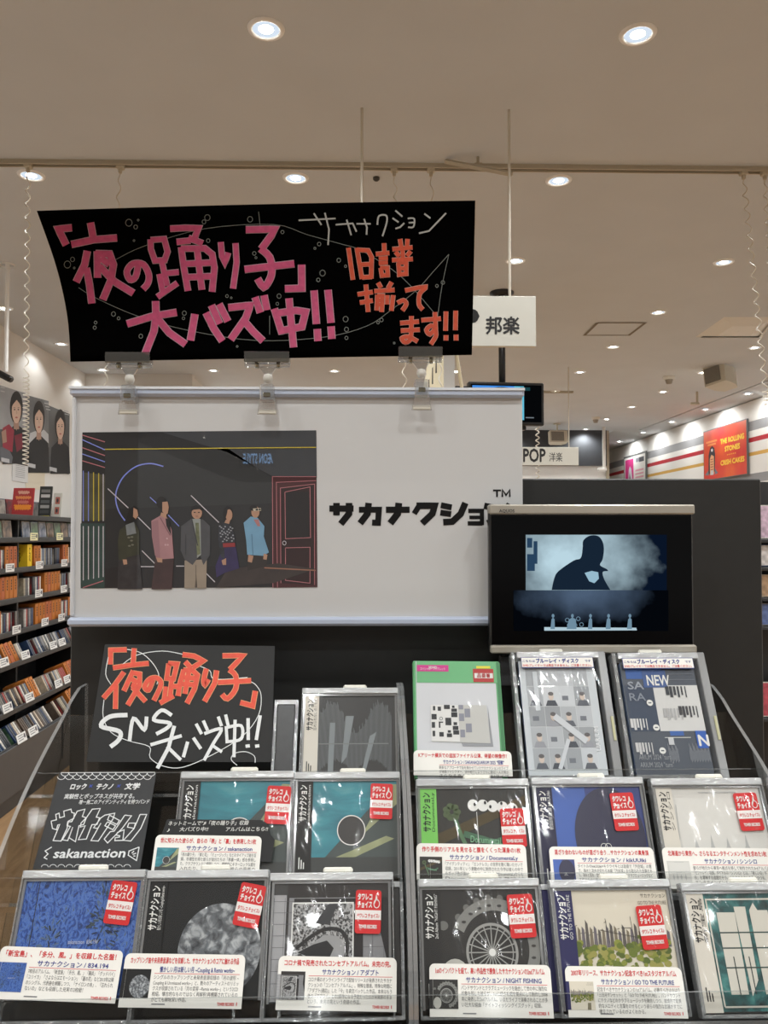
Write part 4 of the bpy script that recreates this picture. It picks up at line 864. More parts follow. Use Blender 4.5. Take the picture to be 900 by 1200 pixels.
def screen_mat(name, hi, lo, cx, cy, rx, ry, s, sc):
    m = bpy.data.materials.new(name); m.use_nodes = True; nt = m.node_tree; nt.nodes.clear()
    out = nt.nodes.new('ShaderNodeOutputMaterial'); e = nt.nodes.new('ShaderNodeEmission'); e.inputs[1].default_value = s
    tc = nt.nodes.new('ShaderNodeTexCoord'); mp = nt.nodes.new('ShaderNodeMapping'); mp.inputs['Scale'].default_value = (1 / rx, 1 / ry, 0); mp.inputs['Location'].default_value = (-cx / rx, -cy / ry, 0)
    ln = nt.nodes.new('ShaderNodeVectorMath'); ln.operation = 'LENGTH'; nz = nt.nodes.new('ShaderNodeTexNoise'); nz.inputs['Scale'].default_value = sc; nz.inputs['Detail'].default_value = 5
    ad = nt.nodes.new('ShaderNodeMath'); ad.operation = 'MULTIPLY_ADD'; ad.inputs[1].default_value = .9; nt.links.new(nz.outputs[0], ad.inputs[0]); nt.links.new(ln.outputs['Value'], ad.inputs[2])
    rp = nt.nodes.new('ShaderNodeValToRGB'); rp.color_ramp.elements[0].position = .35; rp.color_ramp.elements[1].position = 1.35 / 1.0 if False else 1.0
    dv = nt.nodes.new('ShaderNodeMath'); dv.operation = 'DIVIDE'; dv.inputs[1].default_value = 1.6; nt.links.new(ad.outputs[0], dv.inputs[0])
    rp.color_ramp.elements[0].color = lin(hi); rp.color_ramp.elements[1].color = lin(lo); nt.links.new(dv.outputs[0], rp.inputs[0])
    nt.links.new(tc.outputs['Object'], mp.inputs[0]); nt.links.new(mp.outputs[0], ln.inputs[0]); nt.links.new(tc.outputs['Object'], nz.inputs['Vector'])
    nt.links.new(rp.outputs[0], e.inputs[0]); nt.links.new(e.outputs[0], out.inputs[0]); return m
q = MB(); L = lambda x, y: loc(Mt, 560 + x / 2.647, 570 + y / 2.647)
ctr = L(290, 215); sw = (L(550, 0)[0] - L(148, 0)[0]) / 2
m1 = screen_mat('film_smoke', (186, 214, 226), (9, 20, 38), ctr[0], ctr[1], sw * 1.15, sw * 1.0, 1.0, 26); q.poly([L(148, 150), L(585, 150), L(585, 322), L(148, 322)][::-1], .0012, m1)
c2 = L(330, 330); m2 = screen_mat('film_stage', (84, 104, 130), (5, 8, 14), c2[0], c2[1], sw * 1.0, sw * .42, .8, 22); q.poly([L(110, 322), L(590, 322), L(590, 448), L(110, 448)][::-1], .0012, m2)
SB_ = emit_mat('film_shadow', (22, 36, 52), 1.0)
q.poly([L(*p) for p in smooth(((228, 321), (236, 285), (250, 262), (296, 230), (318, 222), (324, 190), (326, 168), (346, 153), (372, 154), (386, 172), (390, 196), (386, 226), (378, 244), (398, 256), (401, 262), (386, 266), (392, 290), (410, 321)), 4)][::-1], .0018, SB_)
q.poly([L(*p) for p in ((330, 268), (352, 262), (372, 266), (374, 286), (360, 300), (344, 294))][::-1], .0022, emit_mat('film_gap', (150, 186, 204), 1.0)); q.line([L(383, 250), L(402, 262)], .0014, .0022, SB_)
for x0, y0, x1, y1 in ((152, 160, 168, 190), (172, 170, 184, 240), (152, 210, 176, 262)): q.poly([L(x0, y0), L(x1, y0), L(x1, y1), L(x0, y1)][::-1], .0016, emit_mat('film_dim', (40, 66, 92), 1.0))
q.poly([L(205, 436), L(490, 438), L(492, 446), L(205, 447)][::-1], .002, emit_mat('film_strip', (176, 200, 212), 1.0))
FG = emit_mat('film_figure', (110, 140, 160), 1.0)
for x, w in ((232, 8), (292, 18), (348, 8), (404, 9), (470, 9)):
    q.poly([L(x - w, 442), L(x - w * .6, 412), L(x, 406), L(x + w * .6, 412), L(x + w * .7, 442)][::-1], .0024, FG); a = L(x, 401); q.ell(a[0], a[1], .0022, .003, .0025, FG, 10)
for x, y in ((276, 414), (310, 410), (320, 428), (300, 430), (282, 430)): a = L(x, y); q.ring(a[0], a[1], .003, .0009, .0026, FG, 10)
q.build('screen', t)
MB().box((WT / 2, .006, .004), (WT, .012, .012), mat('champagne_strip', (0, 0, 0)), .002).build('lower_strip', t)
zb = .985 - Mt.translation.z
MB().box((WT / 2, zb / 2 + .01, -.010), (.10, -zb + .0, .02), BLACK, .004).box((WT / 2, zb + .006, -.01), (.22, .012, .10), BLACK, .004).build('stand', t)
a = loc(Mt, 598, 765); c = loc(Mt, 584, 792); MB().box(((.0 + WT) / 2, -.03, -.014), (WT * .9, .05, .008), mat('speaker_mesh_dark', (58, 58, 60), .7, noise=.3, scale=500), .003).build('speaker_bar', t)
# ------------------------------------------------------------------ clear tiered racks
TILT = math.radians(27); SN, CS = math.sin(TILT), math.cos(TILT)
ROWS = {1: (.905, .545), 2: (1.0005, .4512), 3: (1.0955, .3513), 4: (1.108, .3410)}
RK = {1: 1.0, 2: 1.02, 3: 1.038, 4: 1.038}
def rowM(r, x=0.0, up=0.0, out=0.0, yaw=0.0, roll=0.0):
    y, b = ROWS[r]; return frame(x, y, CAMZ - b, TILT, yaw, roll) @ T_((0, up, out))
def side_panel_geo(q, x, th):
    prof = smooth([(1.225, 1.318), (1.19, 1.305), (1.156, 1.286), (1.056, 1.234), (.977, 1.179), (.915, 1.118), (.882, 1.055), (.876, 1.0)], 4) + [(.876, .9855), (1.255, .9855), (1.255, 1.318)]
    n = len(prof); vs = [(x + s * th / 2, y, z) for s in (-1, 1) for y, z in prof]
    q.add(vs, [tuple(range(n)), tuple(reversed(range(n, 2 * n)))], CLEAR)
    q.add(vs, [(i, (i + 1) % n, n + (i + 1) % n, n + i) for i in range(n)], CLEARED)
def rack(x0, x1, label):
    t = thing('clear_display_rack', label, 'display rack', T_(((x0 + x1) / 2, 1.06, .985)), 'clear tiered racks on the counter')
    inv = T_((-(x0 + x1) / 2, -1.06, -.985))
    for x in (x0, x1):
        q = MB(); side_panel_geo(q, x, .005); o = q.build('side_panel', t, inv)
    for r in (1, 2, 3):
        M = inv @ rowM(r, (x0 + x1) / 2); W = x1 - x0 - .006
        MB().box((0, .058, -.0265), (W, .112, .003), CLEAR).build('tier_back', t, M)
        q = MB().box((0, -.004, -.006), (W, .004, .036), LIPC); q.box((0, .010, .0105), (W, .030, .003), LIPC).box((0, .0256, .0105), (W, .0012, .0032), LIPE).box((0, -.0045, .0125), (W, .004, .004), LIPE)
        q.build('tier_lip', t, M)
rack(-.437, .0485, 'left clear acrylic rack of discs in three tiers')
rack(.054, .534, 'right clear acrylic rack of discs in three tiers')

# ------------------------------------------------------------------ discs, keepers, cards
def keeper(r, pxl, py, label, W=.1475, k=None, tab=.55):
    """clear anti-theft keeper with its top left corner at this photo point"""
    M0 = rowM(r); k = k or RK[r]; a = loc(M0 @ T_((0, 0, .0015)), pxl, py)
    Hk = max(.1395, (a[1] - .0006) / k); y0 = max(.0004 - .002, a[1] - Hk * k)
    M = M0 @ T_((a[0] + W * k / 2, y0, 0)) @ Matrix.Scale(k, 4)
    t = thing('disc_keeper', label, 'disc keeper', M, 'clear keepers around the discs')
    D = .0145; zc = .0015 - D / 2
    MB().box((-W / 2 + .001, Hk / 2, zc), (.002, Hk, D), FRAME, .0006).box((W / 2 - .001, Hk / 2, zc), (.002, Hk, D), FRAME, .0006).box((0, .002, zc), (W - .004, .004, D), FRAME, .0008).build('frame', t)
    MB().box((0, Hk - .0045, zc), (W - .0005, .009, D), TOPBAR, .001).build('top_bar', t)
    MB().rect(-W / 2 + .002, .004, W / 2 - .002, Hk - .009, .0012, FILM).build('clear_front', t)
    tx = -W / 2 + W * tab
    MB().box((tx, Hk + .003, zc - .001), (.036, .007, .005), TABW, .0022).box((tx + .012, Hk + .002, zc - .001), (.012, .005, .006), TABW, .002).build('lock_tab', t)
    sc = min((Hk - .0140) / .125, 1.006)
    return M @ T_((0, max(.0045, Hk - .0095 - .125 * sc), -.0015)) @ Matrix.Diagonal((min(sc, 1.004), sc, 1, 1)), W, Hk
TRAY = mat('disc_tray', (46, 45, 44), .3, coat=.4, noise=.1); HINGE = clear_mat('case_edge', (.6, .62, .62), .2, .5, .1, haze=.22)
REDS = mat('sticker_red', (206, 30, 32), .45, noise=.03); STW = mat('sticker_white', (236, 230, 226), .45)
def disc(M, label, art, obi=None, sticker=None, side=.0, name='compact_disc'):
    """jewel case 142 x 125 mm, base centre at M; art draws on the 120 mm booklet"""
    t = thing(name, label, 'compact disc', M)
    MB().box((0, .0625, -.0068), (.142, .125, .0076), TRAY, .0008).build('tray', t)
    MB().box((-.0695, .0625, -.0028), (.003, .125, .006), HINGE).box((.0695, .0625, -.0028), (.003, .125, .006), HINGE).box((0, .1238, -.0028), (.136, .0024, .006), HINGE).build('case_lid', t)
    q = MB(); art(q); q.build('booklet', t, T_((.008, .0625, -.0026)))
    if obi:
        col, tc, l1, l2 = obi; q = MB(); w = .0235; x0 = -.0705
        q.rect(x0, .001, x0 + w, .124, 0, col)
        if l1: q.text(l1, x0 + w * .62, .118 - .047, .0115, .0003, tc, w=.047, bold=.035, rot=math.pi / 2)
        if l2: q.text(l2, x0 + w * .86, .118 - .047, .0052, .0003, tc, w=.047, rot=math.pi / 2)
        for k in range(3): q.rect(x0 + w * (.30 + .13 * k), .012, x0 + w * (.36 + .13 * k), .026 - .003 * k, .0003, tc)
        q.build('obi_strip', t, T_((0, 0, -.0012)))
    if sticker:
        x, y, r = sticker; q = MB(); w, h = .0305, .046
        pts = []
        for cx, cy, a0 in ((w / 2 - .003, h / 2 - .003, 0), (-w / 2 + .003, h / 2 - .003, 1), (-w / 2 + .003, -h / 2 + .003, 2), (w / 2 - .003, -h / 2 + .003, 3)):
            pts += [(cx + .003 * math.cos((a0 + k / 4) * math.pi / 2), cy + .003 * math.sin((a0 + k / 4) * math.pi / 2)) for k in range(5)]
        q.slab(pts, 0, .0004, REDS); q.rect(-w / 2, -.0085, w / 2, .0015, .0006, STW)
        q.text('タワレコ', -.013, .0128, .0078, .0008, STW, w=.0175, bold=.05); q.text('チョイス', -.013, .0045, .0078, .0008, STW, w=.0175, bold=.05)
        q.text('タワレコ チョイス♪', 0, -.0062, .0052, .0008, REDS, w=.0265, bold=.03, al='C'); q.text('TOWER RECORDS', 0, -.0175, .0052, .0008, STW, w=.021, bold=.05, al='C')
        q.line([(.0065, .0075), (.0085, .012), (.0095, .018)], .0012, .0008, STW); q.ring(.0098, .0085, .0034, .0009, .0008, STW, 12, ry=.0044); q.line([(.0095, .018), (.0103, .012)], .001, .0008, STW)
        q.build('red_sticker', t, T_((x, y, .0002)) @ Matrix.Rotation(r, 4, 'Z'))
    return t
def bg_(q, m): q.rect(-.060, -.0605, .060, .0605, 0, m)
OBIW = mat('obi_white', (214, 208, 196), .5); OBIK = mat('obi_black', (30, 28, 26), .5); OBIB = mat('obi_navy', (36, 34, 84), .5); OBIG = mat('obi_green', (120, 196, 90), .5)
IK = ink(34, 34, 36); IW = ink(226, 226, 222)
SK_ = 'サカナクション'
# --- booklet pictures: plain generic designs
def art_blue(q):
    rr = random.Random(2); MOSS = ink(58, 72, 78)
    bg_(q, ramp_mat('paint_blue', [(.28, (24, 34, 66)), (.45, (44, 78, 150)), (.56, (78, 116, 190)), (.72, (70, 86, 92))], 130, 12, .4, 2.6, (1, .55, 1)))
    q.rect(-.0785, -.0605, -.061, .0605, 0, mat('paint_blue', (0, 0, 0)))
    for cx, cy, rx, ry, n in ((.022, .016, .015, .040, 90), (-.036, -.014, .011, .030, 60)):
        for k in range(n):
            a, u = rr.uniform(0, 6.28), rr.random() ** .6; x, y = cx + rx * u * math.cos(a), cy + ry * u * math.sin(a); t = rr.uniform(-.5, .5) + a; q.line([(x, y), (x + .006 * math.cos(t), y + .006 * math.sin(t))], .0014, .0003 + k * 2e-6, (MOSS, ink(30, 40, 60), ink(84, 104, 130))[k % 3])
    q.text('sakanaction  834.194', -.016, -.006, .006, .0006, ink(190, 196, 214), w=.034)
def art_moon(q):
    bg_(q, mat('art_black', (22, 20, 18), .35, coat=.3)); q.ell(.012, -.012, .048, .048, .0004, ramp_mat('rocky_grey', [(.32, (46, 48, 52)), (.5, (104, 108, 112)), (.66, (176, 180, 182))], 95, 12, .5, .6), 48)
    q.rect(-.0785, -.0605, -.061, .0605, 0, mat('art_black', (0, 0, 0)))
def art_eye(q):
    G = mat('art_grid_grey', (128, 128, 130), .4, coat=.3, noise=.08); bg_(q, mat('art_dark_brown', (38, 33, 31), .4, coat=.3)); q.rect(-.058, -.0605, .06, .045, .0002, G); q.rect(-.078, -.0605, -.061, .048, .0002, mat('art_grid_pale', (160, 160, 162), .4, coat=.3))
    for k in range(9): q.rect(-.078, -.055 + k * .012, .058, -.0546 + k * .012, .0004, ink(86, 86, 90))
    for k in range(11): q.rect(-.076 + k * .013, -.06, -.0756 + k * .013, .045, .0004, ink(86, 86, 90))
    q.rect(-.052, .038, .028, .044, .0005, ink(36, 34, 34)); q.rect(.018, -.06, .030, .03, .0005, ink(36, 32, 32)); q.poly([(.052, .045), (.06, .045), (.06, -.03), (.050, .01)], .0006, ink(34, 30, 30)); q.rect(-.054, -.0605, .019, .040, .0007, IW)
    q.rect(-.0525, -.0605, .0175, .0385, .0009, ramp_mat('halftone_grey', [(.42, (46, 44, 44)), (.56, (168, 168, 168))], 420, 2, .4, 0, (1, 1, 1)))
    q.poly([(-.040, -.010), (-.015, .006), (.002, .004), (.010, -.010), (.004, -.026), (-.014, -.026), (-.030, -.018)], .0011, ink(150, 150, 150)); q.poly([(-.046, -.012), (-.028, -.004), (-.012, .000), (-.004, -.008), (-.010, -.020), (-.028, -.018)], .0012, ink(34, 33, 34)); q.line(smooth([(-.048, -.008), (-.02, .010), (.004, .010), (.012, -.008), (.004, -.030)], 4), .004, .0013, ink(40, 38, 38)); q.poly([(-.026, .018), (-.012, .038), (.0, .038), (-.01, .016)], .0012, ink(60, 60, 62))
def art_wheel(q):
    bg_(q, mat('art_dark_olive', (33, 31, 28), .4, coat=.3, noise=.15, scale=30)); q.rect(-.0785, -.0605, -.061, .0605, 0, mat('obi_black', (0, 0, 0)))
    c = (.004, -.006); S = ink(150, 150, 146)
    for r, w in ((.029, .003), (.0245, .0012)): q.ring(c[0], c[1], r, w, .0004, S, 40)
    for k in range(20): a = k * math.pi / 10; q.line([(c[0] + .004 * math.cos(a), c[1] + .004 * math.sin(a)), (c[0] + .028 * math.cos(a), c[1] + .028 * math.sin(a))], .0013, .0005, S)
    q.ell(c[0], c[1], .004, .004, .0008, IW, 16); q.ring(.008, -.002, .046, .013, .0003, ink(128, 128, 124), 40, -math.pi * .45, math.pi * .86)
    for k in range(15): a = -1.3 + k * .27; abs(a) > .35 and q.ell(.008 + .053 * math.cos(a), -.002 + .053 * math.sin(a), .004, .004, .0002, ink(104, 104, 100), 10); q.ell(.008 + .045 * math.cos(a), -.002 + .045 * math.sin(a), .0028, .0015, .0006, ink(60, 58, 56), 8)
    q.ell(-.040, -.036, .019, .024, .0006, ink(186, 184, 176), 24); q.ell(-.052, .022, .006, .005, .0006, ink(110, 110, 106), 12)
def art_city(q):
    bg_(q, mat('art_cream', (214, 206, 188), .45, coat=.3)); rr = random.Random(5)
    q.rect(-.0785, -.0605, -.061, .0605, 0, mat('obi_navy', (0, 0, 0)))
    for k in range(24): x = -.058 + k * .0048; h = rr.uniform(.008, .026) * (.6 + .4 * (k % 3 == 0)); q.poly([(x, .0), (x + .0045, .0), (x + .0042, .012 + h * .5), (x + .0015, .014 + h * .6)], .0003, ink(*((90, 84, 80), (120, 110, 92), (104, 98, 104))[k % 3]))
    for k in range(150): x = rr.uniform(-.056, .054); y = rr.uniform(-.024, .006) + .005 * math.sin(x * 60); r = rr.uniform(.002, .0055); q.ell(x, y, r, r * .8, .0005 + k * 1e-6, ink(*((104, 116, 44), (134, 140, 58), (86, 100, 40), (150, 146, 76))[k % 4]), 9)
    q.poly([(.02, -.060), (.024, -.03), (.04, -.03), (.038, -.06)], .0004, ink(120, 112, 90))
    for a in ([(-.018, .030), (-.016, .005)], [(.012, .032), (.014, .002)], [(.0, .020), (.012, .020)], [(-.026, .018), (.018, .010), (.036, .014)]): q.line(a, .0006, .0006, ink(70, 66, 60))
    for k in range(12): x = -.055 + k * .005; y = .012 + rr.uniform(0, .014); q.line([(x, y), (x + .003, y + .001)], .0007, .0006, ink(110, 106, 96))
    q.text('サカナクション', .058, .052, .0055, .0005, ink(96, 90, 80), w=.030, al='R'); q.text('GO TO THE FUTURE', .058, .0445, .0055, .0005, ink(120, 112, 100), w=.034, al='R')
def art_teal(q):
    bg_(q, ramp_mat('teal_texture', [(.3, (30, 34, 34)), (.5, (44, 96, 96)), (.68, (84, 150, 144))], 26, 9, .35, 2.0)); CB = ink(206, 202, 190)
    q.line([(-.052, -.056), (-.052, .054), (.056, .054), (.056, -.056), (-.052, -.056)], .0018, .0004, CB)
    for p in ([(-.042, -.044), (-.042, .040), (-.020, .040), (-.022, -.044)], [(-.018, -.046), (-.020, .046), (-.006, .046), (-.008, -.030)], [(-.002, -.044), (-.002, .042), (.004, .050), (.008, .042), (.020, .042), (.020, -.044)], [(.024, -.044), (.024, .044), (.044, .038), (.044, -.044)]): q.poly(p, .0006, CB)
    for y in (.018, .002, -.018): q.rect(-.042, y, .046, y + .0014, .0008, ink(56, 74, 70))
    for x in (-.032, -.014, .010, .034): q.rect(x, -.044, x + .0012, -.006, .0008, ink(50, 60, 58))
def art_tealdisc(q):
    bg_(q, ramp_mat('sea_teal', [(.3, (32, 86, 104)), (.55, (52, 134, 146)), (.75, (112, 168, 170))], 9, 6, .35, 1.0, (1, 2.6, 1))); q.poly([(-.060, -.0605), (.060, -.0605), (.060, .050), (.052, .055)], .0003, mat('shore_grey', (66, 74, 72), .4, coat=.3, noise=.12, scale=14)); q.poly([(.050, .0565), (.060, .056), (.060, .03), (.012, -.010)], .0005, mat('sand_wedge', (150, 154, 116), .45, coat=.3, noise=.15, scale=40)); q.poly([(-.030, -.0395), (.045, -.0105), (.056, -.014), (.0, -.038)], .0005, mat('sand_wedge', (0, 0, 0)))
    q.rect(-.06, -.0605, .06, -.0605 + .024, .0006, mat('shore_dark', (58, 60, 58), .4, coat=.3, noise=.1))
    q.ell(-.002, -.003, .0185, .0185, .0008, mat('disc_dark', (58, 55, 53), .4), 36); q.ring(-.002, -.003, .0185, .0012, .001, IW, 36)
def art_doc(q):
    bg_(q, mat('art_black_olive', (32, 30, 24), .35, coat=.4, noise=.2, scale=16)); q.poly([(-.06, -.01), (.06, .04), (.06, .052), (-.06, .004)], .0002, ink(74, 62, 36))
    for k in range(5): q.ell(-.008 + k * .0125, .040 - .0003 * k * k, .0072, .0072, .0004 + k * .0001, IW, 20); q.ell(-.008 + k * .0125 + (.002, .003, -.003, -.001, .003)[k], .040 + (.001, .003, -.002, .002, -.003)[k], .0016, .0022, .0012, IK, 8)
    GN = ink(84, 116, 84); q.line(smooth([(-.034, .030), (-.026, .006), (-.018, -.012), (-.012, -.032)], 4), .005, .0003, GN); q.line(smooth([(-.022, .006), (0, .000), (.02, -.004), (.038, .006)], 4), .0075, .0003, ink(70, 104, 80))
    for k in range(7): a = k * .9; q.ell(-.036 + .007 * math.cos(a), .032 + .007 * math.sin(a), .005, .004, .0004, ink(78, 92, 62), 10)
    q.text('DocumentaLy', -.014, -.004, .0115, .0008, ink(134, 186, 146), w=.044, rot=-.08); q.line([(-.004, .032), (-.004, -.05)], .0006, .0009, IW)
def art_navy(q):
    bg_(q, mat('art_mid_blue', (62, 94, 170), .35, coat=.4, noise=.08, scale=12)); q.poly([(-.012, .0605), (.060, .0605), (.060, -.0605), (-.012, -.0605)], .0002, mat('art_deep_blue', (48, 60, 120), .35, coat=.4)); q.ell(.014, .0, .045, .0595, .0004, mat('art_night_blue', (38, 38, 66), .3, coat=.5), 40)
    q.rect(-.06, .0605, .06, .075, .0006, mat('art_mid_blue', (0, 0, 0))) if False else None
    for x in (.004, .0095): q.ring(x, -.012, .004, .0006, .0008, IW, 16)
    q.text('kikUUiki', .007, -.022, .0065, .0008, IW, w=.020, al='C')
def art_pale(q):
    bg_(q, mat('art_off_white', (206, 204, 198), .4, coat=.4, noise=.02)); q.rect(-.052, -.0605, .058, .052, .0002, mat('art_off_white2', (212, 210, 204), .4, coat=.4)); GP = ink(176, 176, 174)
    q.line(smooth([(-.052, .040), (-.054, .0), (-.050, -.012), (.05, -.020)], 4), .0008, .0005, GP)
    for k, x in enumerate((-.034, -.014, .006, .03)): q.poly([(x - .006, -.018), (x - .002, -.010), (x, .000 + .004 * (k % 2)), (x + .002, -.010), (x + .006, -.018), (x + .002, -.028), (x, -.036), (x - .002, -.028)], .0005, GP)
    q.rect(-.02, .054, .03, .0555, .0005, GP)
def art_lines(q):
    bg_(q, mat('art_charcoal', (32, 30, 28), .35, coat=.4)); rr = random.Random(11); VL = ink(116, 120, 122)
    for k in range(72): x = -.055 + k * .00153; top = .030 + .022 * math.sin(k * .13) + rr.uniform(-.005, .005); bot = -.055 + .018 * abs(math.sin(k * .09)) + rr.uniform(0, .004); q.rect(x, bot, x + .0006, top, .0003, VL)
    for p in ([(-.038, .02), (-.030, .02), (-.032, -.06), (-.040, -.06)], [(-.014, .03), (-.002, .03), (-.012, -.03), (-.020, -.04)], [(.022, .0), (.032, .006), (.016, -.05), (.008, -.06)]): q.poly(p, .0005, ink(128, 134, 136))
    q.rect(-.055, -.012, .05, -.0105, .0006, ink(120, 122, 122))
# --- cards
RI = ink(206, 36, 44); BI = ink(40, 48, 132); TI = ink(46, 46, 48); PXI = ink(120, 120, 122)
def card(r, tl, tr, hmm, label, head, title, body, thumb, big=True, lift=.0040):
    M0 = rowM(r, 0, 0, lift); a = loc(M0, *tl); b = loc(M0, *tr); hmm = min(hmm, min(a[1], b[1]) + .0005); W = math.hypot(b[0] - a[0], b[1] - a[1]); roll = math.atan2(b[1] - a[1], b[0] - a[0]); Hc = hmm
    M = M0 @ T_((a[0], a[1], 0)) @ Matrix.Rotation(roll, 4, 'Z') @ T_((0, -Hc, 0))
    t = thing('comment_card', label, 'comment card', M, 'printed comment cards in front of the discs')
    pts = []; rc = .006
    for cx, cy, a0, rr in ((W - rc, Hc - rc, 0, rc), (rc, Hc - rc, 1, rc), (0, 0, 2, 0), (W, 0, 3, 0)):
        pts += [(cx + rr * math.cos((a0 + k / 4) * math.pi / 2), cy + rr * math.sin((a0 + k / 4) * math.pi / 2)) for k in range(5 if rr else 1)]
    MB().slab(pts, -.0006, 0, CARD).build('card', t)
    q = MB(); k = W / .142
    q.text(head, W / 2, Hc - .0095 * k, .0068 * k, .0002, RI, w=W * min(.9, .062 * len(head)), bold=.025, al='C')
    x0 = W * .26; q.text(title, x0 + W * .35, Hc - .0185 * k, .0066 * k, .0002, BI, w=W * min(.62, .034 * len(title)), bold=.02, al='C'); q.rect(x0, Hc - .0205 * k, W * .965, Hc - .0200 * k, .0002, RI)
    for i, ln in enumerate(body):
        if i < len(body) - 1: q.text(ln, x0, Hc - (.0258 + .0056 * i) * k, .0050 * k, .0002, TI, w=W * .70)
        else: q.text(ln, x0, Hc - (.0258 + .0056 * i) * k, .0050 * k, .0002, TI, w=W * min(.70, .026 * len(ln)))
    if Hc > .045:
        q.text('TOWER RECORDS', W * .94, .003, .0042 * k, .0002, RI, w=W * .14, bold=.04, al='R'); q.rect(W * .955, .003, W * .962, .0062, .0002, RI); q.rect(x0 + .001, .003, x0 + .016, .0042, .0002, PXI)
    q.build('printed_text', t)
    q = MB(); s = W * .205 / .121
    if thumb:
        thumb(q); o = q.build('thumbnail', t, T_((W * .13 if thumb is not art_blue else W * .135, Hc - .016 * k - .0605 * s, .0003)) @ Matrix.Diagonal((s, s, .2, 1)))
    return t
# --- row one
M, W, Hk = keeper(1, 27, 1020, 'clear keeper around the blue painted disc at the front left'); disc(M, 'disc with blue brushy painted cover in the front left corner', art_blue, None, (.047, .099, -.10))
M, W, Hk = keeper(1, 172, 1020, 'clear keeper around the dark disc with a grey sphere'); disc(M, 'dark disc with a grey rocky sphere, second in the front row', art_moon, (mat('art_black', (0, 0, 0)), IW, SK_, '懐かしい月は新しい月 ~Coupling & Remix works~'), (.052, .096, -.18))
M, W, Hk = keeper(1, 316, 1023, 'clear keeper around the grey halftone disc', .1495); disc(M, 'grey gridded disc with a coarse halftone picture, front row of the left rack', art_eye, None, (.044, .092, -.03))
M, W, Hk = keeper(1, 489, 1030, 'clear keeper around the disc with a spoked wheel'); disc(M, 'black and white disc with a spoked wheel, front row of the right rack', art_wheel, (OBIK, IW, SK_, '2nd Album "NIGHT FISHING"'), (.049, .094, .04))
M, W, Hk = keeper(1, 643, 1031, 'clear keeper around the cream disc with green treetops'); disc(M, 'cream disc with towers above green treetops, front row', art_city, (OBIB, IW, SK_, 'GO TO THE FUTURE'), (.044, .083, .05))
M, W, Hk = keeper(1, 797, 1036, 'clear keeper around the teal disc with white block shapes'); disc(M, 'teal disc with white block shapes at the front right corner', art_teal, (OBIW, IK, SK_, '新宝島'), None)
# --- row two
M, W, Hk = keeper(2, 212, 904, 'clear keeper around the teal disc behind the black note'); disc(M, 'teal disc half covered by a black hand-written note', art_tealdisc, (OBIK, IW, SK_, 'sakanaction'), (.054, .093, -.05))
M, W, Hk = keeper(2, 345, 905, 'clear keeper around the uncovered teal disc', k=.955); disc(M, 'teal disc with a dark round centre, uncovered, middle row', art_tealdisc, (OBIK, IW, SK_, 'sakanaction'), (.047, .096, -.04))
M, W, Hk = keeper(2, 487, 913, 'clear keeper around the disc with five white circles'); disc(M, 'dark olive disc with five white circles and a green strip', art_doc, (OBIG, IK, SK_, 'DocumentaLy'), (.049, .075, .02))
M, W, Hk = keeper(2, 622, 911, 'clear keeper around the two-tone blue disc'); disc(M, 'two-tone blue disc with a dark oval, middle row', art_navy, (mat('obi_night', (40, 40, 66), .5), IW, SK_, '初回限定盤 kikUUiki'), (.043, .092, .03))
M, W, Hk = keeper(2, 762, 913, 'clear keeper around the plain white disc'); disc(M, 'plain white disc with faint grey ripples, middle row', art_pale, (OBIW, IK, SK_, 'シンシロ'), (.048, .093, .03))
# --- row three
M, W, Hk = keeper(3, 354, 806, 'clear keeper around the charcoal disc with fine vertical lines', k=.945); disc(M, 'charcoal disc with fine vertical grey lines in the back row', art_lines, (OBIW, IK, SK_, '忘れられないの / モス'), None)
# stacked spare copies behind, seen only as edges
for r, px, py, lb in ((2, 352, 906, 'spare'), ):
    pass
def spare(r, px, py, label, back=.0148, m=TRAY, W=.146, Hk=.140):
    M0 = rowM(r, 0, 0, -max(back, .0148) if W > .1 else 0); k = RK[r]; a = loc(M0, px, py); Hk = (a[1] - .0006) / k; M = M0 @ T_((a[0] + W * k / 2, .0004, 0)) @ Matrix.Scale(k, 4) @ Matrix.Diagonal((1, 1, .78, 1)); t = thing('disc_keeper', label, 'disc keeper', M, 'spare keepers tucked behind the front discs')
    MB().box((0, Hk / 2, -.006), (W - .008, Hk - .012, .009), m, .001).build('disc_case', t)
    MB().box((-W / 2 + .002, Hk / 2, -.006), (.004, Hk, .012), FRAME).box((W / 2 - .002, Hk / 2, -.006), (.004, Hk, .012), FRAME).box((0, Hk - .003, -.006), (W - .008, .006, .012), TOPBAR).box((0, .002, -.006), (W - .008, .004, .012), FRAME).build('frame', t)
spare(3, 322, 820, 'empty-looking dark keeper standing left of the lined charcoal disc', .002, mat('tray_black', (24, 24, 26), .3, coat=.5, noise=.3, scale=60), .033)
spare(3, 363, 822, 'spare keeper just behind the lined charcoal disc, its edge showing on the right', W=.124)
spare(2, 362, 918, 'spare keeper behind the uncovered teal disc, its edge showing on the right', W=.120)
spare(1, 332, 1034, 'spare keeper behind the grey halftone disc, its edge showing on the right')
spare(2, 610, 916, 'dark blue spare keeper behind the two-tone blue disc, its edge showing on the left', .0148, mat('obi_navy', (0, 0, 0)))
spare(1, 630, 1036, 'navy-edged spare keeper between the wheel disc and the cream disc', .0148, mat('obi_navy', (0, 0, 0)))

